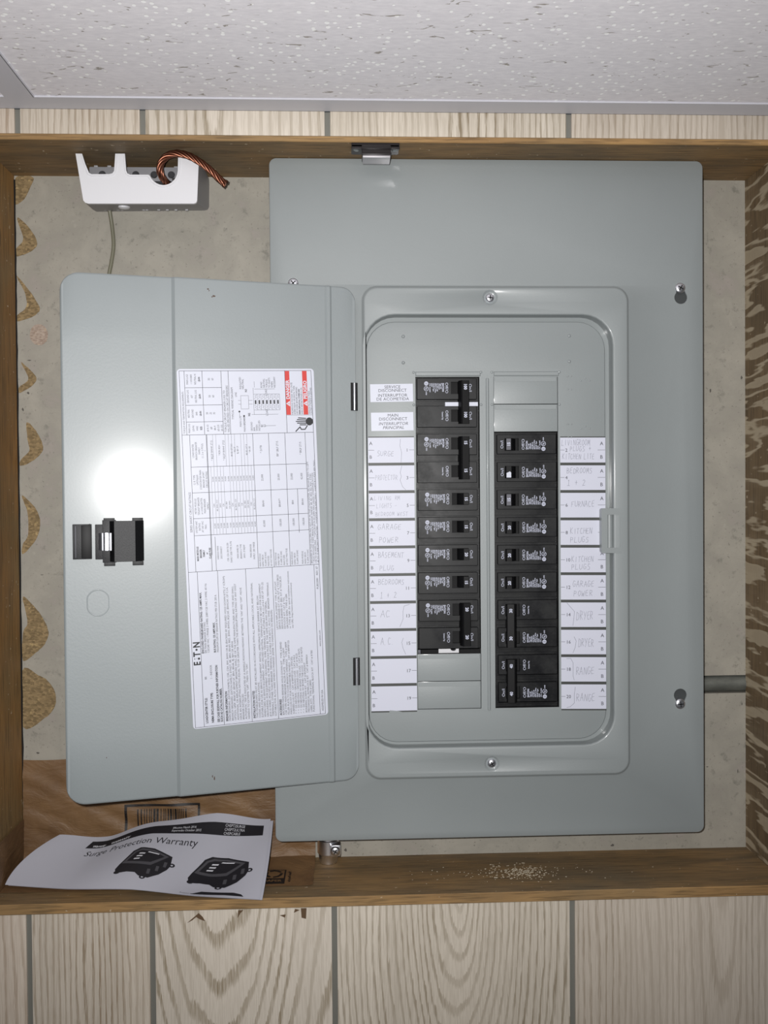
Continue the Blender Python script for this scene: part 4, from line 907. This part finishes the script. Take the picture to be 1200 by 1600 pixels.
k = MB().tube(spline([(-221.9, -8, 275.5), (-221.2, -6, 268), (-220.0, -4, 256), (-219.2, -3.4, 240), (-221.5, -3.4, 224), (-224.2, -3.4, 208), (-225, -3.4, 170), (-224, -3.4, 120)], 6), 1.75, M_WIREG, 10).build('thin_wire', None, origin=(-224, -3, 120))
tag(k, 'thin grey-green insulated wire hanging from the white terminal block behind the door', 'wire')

# ------------------------------------------------------------------ magnetic catch on the top board
mc = thing('magnetic_catch', 'dark brown magnetic door catch screwed under the top board above the panel', 'catch', (26, -75, ZT))
k = MB(); k.slab(rrect(5.7, 47.2, -86.5, -64, 2, 4), [], 0, 1.6, M_BRN, lambda x, z, h: (x, z, ZT - .4 - h))
k.box(5.7, 47.2, -86.8, -84.6, ZT - 4.0, ZT - .3, M_BRN, .5)
k.box(5.7, 15.2, -86.8, -84.9, ZT - 5.6, ZT - 2, M_BRN, .4); k.box(39.2, 47.2, -86.8, -84.9, ZT - 5.6, ZT - 2, M_BRN, .4)
k.build('base_plate', mc)
k = MB(); k.box(14.8, 39.8, -86.2, -69, 295.6, ZT - 1.6, M_BRN, .7)
k.box(14.4, 40.2, -87.2, -84.5, 300.8, 302.6, M_BRN, .4); k.box(14.4, 40.2, -87.4, -84.5, 296.0, 297.6, M_BRN, .4)
k.build('housing', mc)
MB().box(15.4, 39.2, -86.2, -69.4, 293.8, 295.7, M_STEEL, .3).build('magnet_plate', mc)
for x in (10.2, 43.4):
    k = MB(); k.add([(x + 2.9 * r_ * math.cos(t), -77 + 2.9 * r_ * math.sin(t), ZT - 2.0 - h) for r_, h in ((1, 0), (.95, .9), (.6, 1.7), (.2, 1.9)) for t in [j * .5236 for j in range(12)]],
        [(a * 12 + b, a * 12 + (b + 1) % 12, (a + 1) * 12 + (b + 1) % 12, (a + 1) * 12 + b) for a in range(3) for b in range(12)] + [tuple(36 + b for b in range(12))], M_DZINC)
    k.build('screw', mc)

# ------------------------------------------------------------------ conduits
k = MB().tube([(319, 6.5, -186.2), (XR + 4.5, 6.5, -186.2)], 8.3, M_GALV, 32).build('conduit', None, origin=(350, 6.5, -186.2))
tag(k, 'short weathered grey conduit lying in a slot of the wallboard right of the panel', 'conduit')
cf = thing('conduit_connector', 'small zinc conduit connector with clamp screw under the panel beside the paper bag', 'connector', (-21.5, -11, ZB + .2))
k = MB(); k.loft([[(-21.5 + r_ * math.cos(t), -11 + r_ * math.sin(t), z) for t in [j * .2618 for j in range(24)]] for r_, z in ((9.0, -304.6), (9.0, -325), (10.4, -325.5), (10.4, -338), (9.4, -339), (8.6, -347.3))], M_ZINC, True, True)
for a in range(0, 360, 60): k.box(-21.5 + 8.4 * math.cos(R(a)) - .6, -21.5 + 8.4 * math.cos(R(a)) + .6, -11 + 8.4 * math.sin(R(a)) - .6, -11 + 8.4 * math.sin(R(a)) + .6, -324, -306, M_ZINC)
k.build('sleeve', cf, smooth=40)
k = MB(); k.box(-19.5, -9.4, -24.4, -14, -338, -327, M_ZINC, 1.5); k.build('clamp_lug', cf)
screwhead(MB(), -14.6, -24.4, -332.4, 4.6, 60).build('screw', cf)

# ------------------------------------------------------------------ paper bag
bag = thing('paper_bag', 'crumpled brown paper bag with a printed barcode, tucked behind the leaflet at lower left', 'paper bag', (-180, -20, ZB + .5))
random.seed(11)
ph = [(random.uniform(.02, .11), random.uniform(.02, .14), random.uniform(0, 6), random.uniform(.3, 1)) for _ in range(9)]
def wr(a, b): return sum(w_ * (1 - abs(math.sin(f * a + g * b + p_))) for f, g, p_, w_ in ph) / 4.0
def bagS(x, s):                                           # s = 0 top edge ... 100 foot of the wall, then along the shelf
    top = -246.5 + .02 * (x + 300) + 1.4 * math.sin(x * .05) if x < -64 else -309.5
    if s <= 1: z = top + (ZB + 4 - top) * s; y = -1.6 - 4.2 * wr(x, z * 1.3) * min(1, s * 5 + .15) - 7 * max(0, s - .8) * 1.5; return (x, y, z)
    q = s - 1; yy = -6.5 - q * (58 if x < -36 else 56); e = wr(x * 1.2, yy)
    return (x, yy, ZB + .6 + 3.2 * max(0, .35 - q) / .35 + 1.6 * e * (1 - q * .6))
xs_ = [XL + 1.2 + i * (-34 - XL - 1.2) / 90 for i in range(91)]; ss = [i / 24 for i in range(25)] + [1 + i / 14 for i in range(1, 15)]
k = MB()
k.add([bagS(x, s) for s in ss for x in xs_], [(j * 91 + i, j * 91 + i + 1, (j + 1) * 91 + i + 1, (j + 1) * 91 + i) for j in range(len(ss) - 1) for i in range(90)], M_BAG)
fl_ = [[(XL + .8 + 1.6 * wr(y * 2, z), y, z) for y in [-3 - i * 5.6 for i in range(15)]] for z in [ZB + .8 + i * 5.5 for i in range(9)]]
k.add([p for r_ in fl_ for p in r_], [(j * 15 + i, j * 15 + i + 1, (j + 1) * 15 + i + 1, (j + 1) * 15 + i) for j in range(8) for i in range(14)], M_BAG)
k.build('paper', bag, smooth=50, fix=False)
def bm_(x, z, h):
    top = bagS(x, 0)[2]; s = (z - top) / (ZB + 4 - top); p_ = bagS(x, s); return (p_[0], p_[1] - .25 - h, p_[2])
k = MB()
def strip(m, x0, x1, z0, z1, mat, mp, nx=1, nz=6, h=.0):
    m.add([mp(x0 + (x1 - x0) * i / nx, z0 + (z1 - z0) * j / nz, h) for j in range(nz + 1) for i in range(nx + 1)], [(j * (nx + 1) + i, j * (nx + 1) + i + 1, (j + 1) * (nx + 1) + i + 1, (j + 1) * (nx + 1) + i) for j in range(nz) for i in range(nx)], mat)
strip(k, -215.5, -144, -293.6, -291.2, M_BAGINK, bm_, 30, 1); strip(k, -215.5, -213, -322, -292, M_BAGINK, bm_, 1, 12); strip(k, -146.2, -144, -322, -292, M_BAGINK, bm_, 1, 12)
x = -203.5; random.seed(5)
while x < -156:
    wd = random.choice((.8, .8, 1.3, 2.0)); strip(k, x, x + wd, -320, -296, M_BAGINK, bm_, 1, 10); x += wd + random.choice((.9, 1.4, 1.9))
o = k.build('barcode', bag, smooth=0, fix=False); o['label'] = 'black printed barcode in a frame'
def bs_(x, z, h):                                         # z runs away from the wall
    p_ = bagS(x, 1 + z / 58.0); return (p_[0], p_[1], p_[2] + .3 + h)
k = MB(); strip(k, -82, -60, 24, 25, M_BAGINK, bs_, 8, 1); strip(k, -82, -60, 42, 54, M_BAGINK, bs_, 8, 5); strip(k, -61.4, -60, 24, 54, M_BAGINK, bs_, 1, 10)
for a0 in (0, 2.1, 4.2):
    P_ = [(-71 + 7 * math.cos(a0 + t), 33 + 6.5 * math.sin(a0 + t)) for t in (0, .5, 1.0, 1.5)]; k.line(P_, 2.6, M_BAGINK, bs_, .02)
k.text('PAPER', -71, 47.5, 4.0, M_BAG, lambda x, z, h: bs_(x, 95 - z, h), .12, align='C', bold=True)
k.text('Please Recycle', -56.4, 39, 2.6, M_BAGINK, bs_, .05, rot=90, align='C', bold=True)
o = k.build('recycling_mark', bag, smooth=0, fix=False); o['label'] = 'black printed recycling mark'

# ------------------------------------------------------------------ leaflet
lf = thing('leaflet', 'creased white surge protection warranty leaflet lying on the bottom board', 'leaflet', (-190, -60, ZB + .5))
NR = [(-308.5, -57, ZB + 5.0), (-253.5, -67, ZB + 4.6), (-195.0, -73, ZB + 5.4), (-138.4, -85, ZB + 3.4), (-79.1, -94.5, ZB + 2.8)]
MD = [(-297.0, -42, ZB + 20.5), (-243, -45, ZB + 17), (-190, -47, ZB + 26.5), (-134, -51, ZB + 18.5), (-76.5, -55, ZB + 23)]
FA = [(-271.0, -22, -313.0), (-224, -19, -313.0), (-179.5, -17, -304.5), (-126.2, -16, -297.6), (-75.6, -17, -301.6)]
def cr(P, t):
    t = min(max(t, 0), 1) * (len(P) - 1); i = min(int(t), len(P) - 2); t -= i
    a, b, c_, d = [Vector(P[min(max(j, 0), len(P) - 1)]) for j in (i - 1, i, i + 1, i + 2)]
    q = .5 * ((2 * b) + (c_ - a) * t + (2 * a - 5 * b + 4 * c_ - d) * t * t + (3 * b - a - 3 * c_ + d) * t ** 3)
    return q * .6 + (b + (c_ - b) * t) * .4
def LF(u, v, h=0):
    a, m_, b = cr(NR, u), cr(MD, u), cr(FA, u)
    p_ = a * (1 - v) * (1 - 2 * v) + m_ * 4 * v * (1 - v) + b * v * (2 * v - 1)
    p_.z += 1.4 * math.sin(9 * u + 3 * v) * v + 1.2 * math.sin(17 * u + 1) * v * v - 3.0 * math.exp(-((u - .82) / .09) ** 2) * math.sin(math.pi * v) * .9
    return (p_.x, p_.y - h * .6, p_.z + h * .8)
def sheet(m, u0, u1, v0, v1, h0, h1, mat, nu_=60, nv=20, off=(0, 0, 0)):
    for h in (h0, h1):
        m.add([tuple(Vector(LF(u0 + (u1 - u0) * i / nu_, v0 + (v1 - v0) * j / nv, h)) + Vector(off)) for j in range(nv + 1) for i in range(nu_ + 1)],
              [(j * (nu_ + 1) + i, j * (nu_ + 1) + i + 1, (j + 1) * (nu_ + 1) + i + 1, (j + 1) * (nu_ + 1) + i) for j in range(nv) for i in range(nu_)], mat)
    return m
sheet(MB(), 0, 1, 0, 1, -.15, 0, M_LEAF).build('front_page', lf, smooth=50)
sheet(MB(), .0, 1.0, .0, .985, -1.7, -1.4, M_LEAF, off=(2.4, .4, 0)).build('inner_page', lf, smooth=50)
k = MB(); lp = lambda x, z, h: LF(x, z, h)
k.add([LF(u, v, .25) for v in (.80, .86, .92) for u in [.19 + i * .0125 for i in range(63)]], [(j * 63 + i, j * 63 + i + 1, (j + 1) * 63 + i + 1, (j + 1) * 63 + i) for j in range(2) for i in range(62)], M_LEAFK)
def lt(st, u, v, cap, mat, al='L', bold=False, sx=1.0, shear=0):     # text set in page units: 236 mm wide, 70 mm deep
    k.text(st, u * 232, v * 74, cap, mat, lambda x, z, h: LF(x / 232, z / 74, h), .45, align=al, bold=bold, sx=sx, shear=shear)
lt('Surge Protection Warranty', .215, .70, 6.2, M_LEAFK, sx=1.16)
lt('Warranty', .215, .832, 2.4, M_LEAFW, bold=True, sx=1.0); lt('WARRANTY', .30, .832, 2.4, M_LEAFW, bold=True, sx=1.1)
lt('Effective March 2016', .58, .875, 1.9, M_LEAFW); lt('Supersedes October 2015', .58, .838, 1.9, M_LEAFW)
for i, r_ in enumerate(('CHSPT2SURGE', 'CHSPT2ULTRA', 'CHSPCABLE')): lt(r_, .80, .897 - i * .038, 2.0, M_LEAFW, sx=1.0)
def pic(u, v, sc):
    f = lambda x, z, h: LF(u + x * sc / 232, v + z * sc / 74, h)
    top = [(-22, 0), (-14, 14), (4, 16), (24, 10), (6, -6)]
    k.sface([(-24, -4), (-22, 1), (-14, 15), (-8, 18), (6, 17), (25, 11), (26, 2), (24, -2), (18, -8), (9, -13), (0, -12), (-4, -9), (-12, -8), (-22, -9)], [], .4, M_LEAFK, f, 3.0)
    k.sface([(-20, 2), (-12, 14), (-6, 16.5), (6, 15.5), (22, 10.5), (8, 0), (-6, 0)], [], .5, M_LEAFG, f, 3.0)
    k.sface([(-16, 4), (-10, 13), (-5, 14.5), (5, 14), (18, 10), (7, 3), (-5, 2.5)], [], .6, M_LEAFK, f, 3.0)
    for i in range(3): k.sface([(-10 + i * 1.6, 5 + i * 2.8), (-4.5 + i * 1.6, 5 + i * 2.8), (-3.8 + i * 1.6, 6.2 + i * 2.8), (-9.3 + i * 1.6, 6.2 + i * 2.8)], [], .7, M_LEAFW, f, 3.0)
    k.sface([(1, 12.6), (12, 11.2), (12.6, 12), (2, 13.4)], [], .7, M_LEAFW, f, 3.0)
    for cx_, cz_ in ((-21, -8), (4, -13), (27, 3)): k.sface([(cx_ + 3 * math.cos(t), cz_ + 2 * math.sin(t)) for t in [j * .785 for j in range(8)]], [[(cx_ + 1.2 * math.cos(t), cz_ + .8 * math.sin(t)) for t in [j * .785 for j in range(8)]]], .5, M_LEAFK, f, 3.0)
    for a in ((8, -9), (15, -5), (21, 0)): k.sface(rect(a[0] - 1.4, a[0] + 1.4, a[1], a[1] + 5), [], .6, M_LEAFG, f, 3.0)
pic(.52, .35, 1.0); pic(.815, .33, 1.0)
k.sface([(.74 * 232, .025 * 74), (.86 * 232, .035 * 74), (.93 * 232, .02 * 74), (.92 * 232, .05 * 74), (.89 * 232, .075 * 74), (.78 * 232, .085 * 74)], [], .4, M_LEAFK, lambda x, z, h: LF(x / 232, z / 74, h), 3.0)
lt('Protector kit shown', .70, .035, 1.6, M_LEAFG)
k.build('printing', lf, smooth=0, fix=False)
bpy.context.view_layer.update()
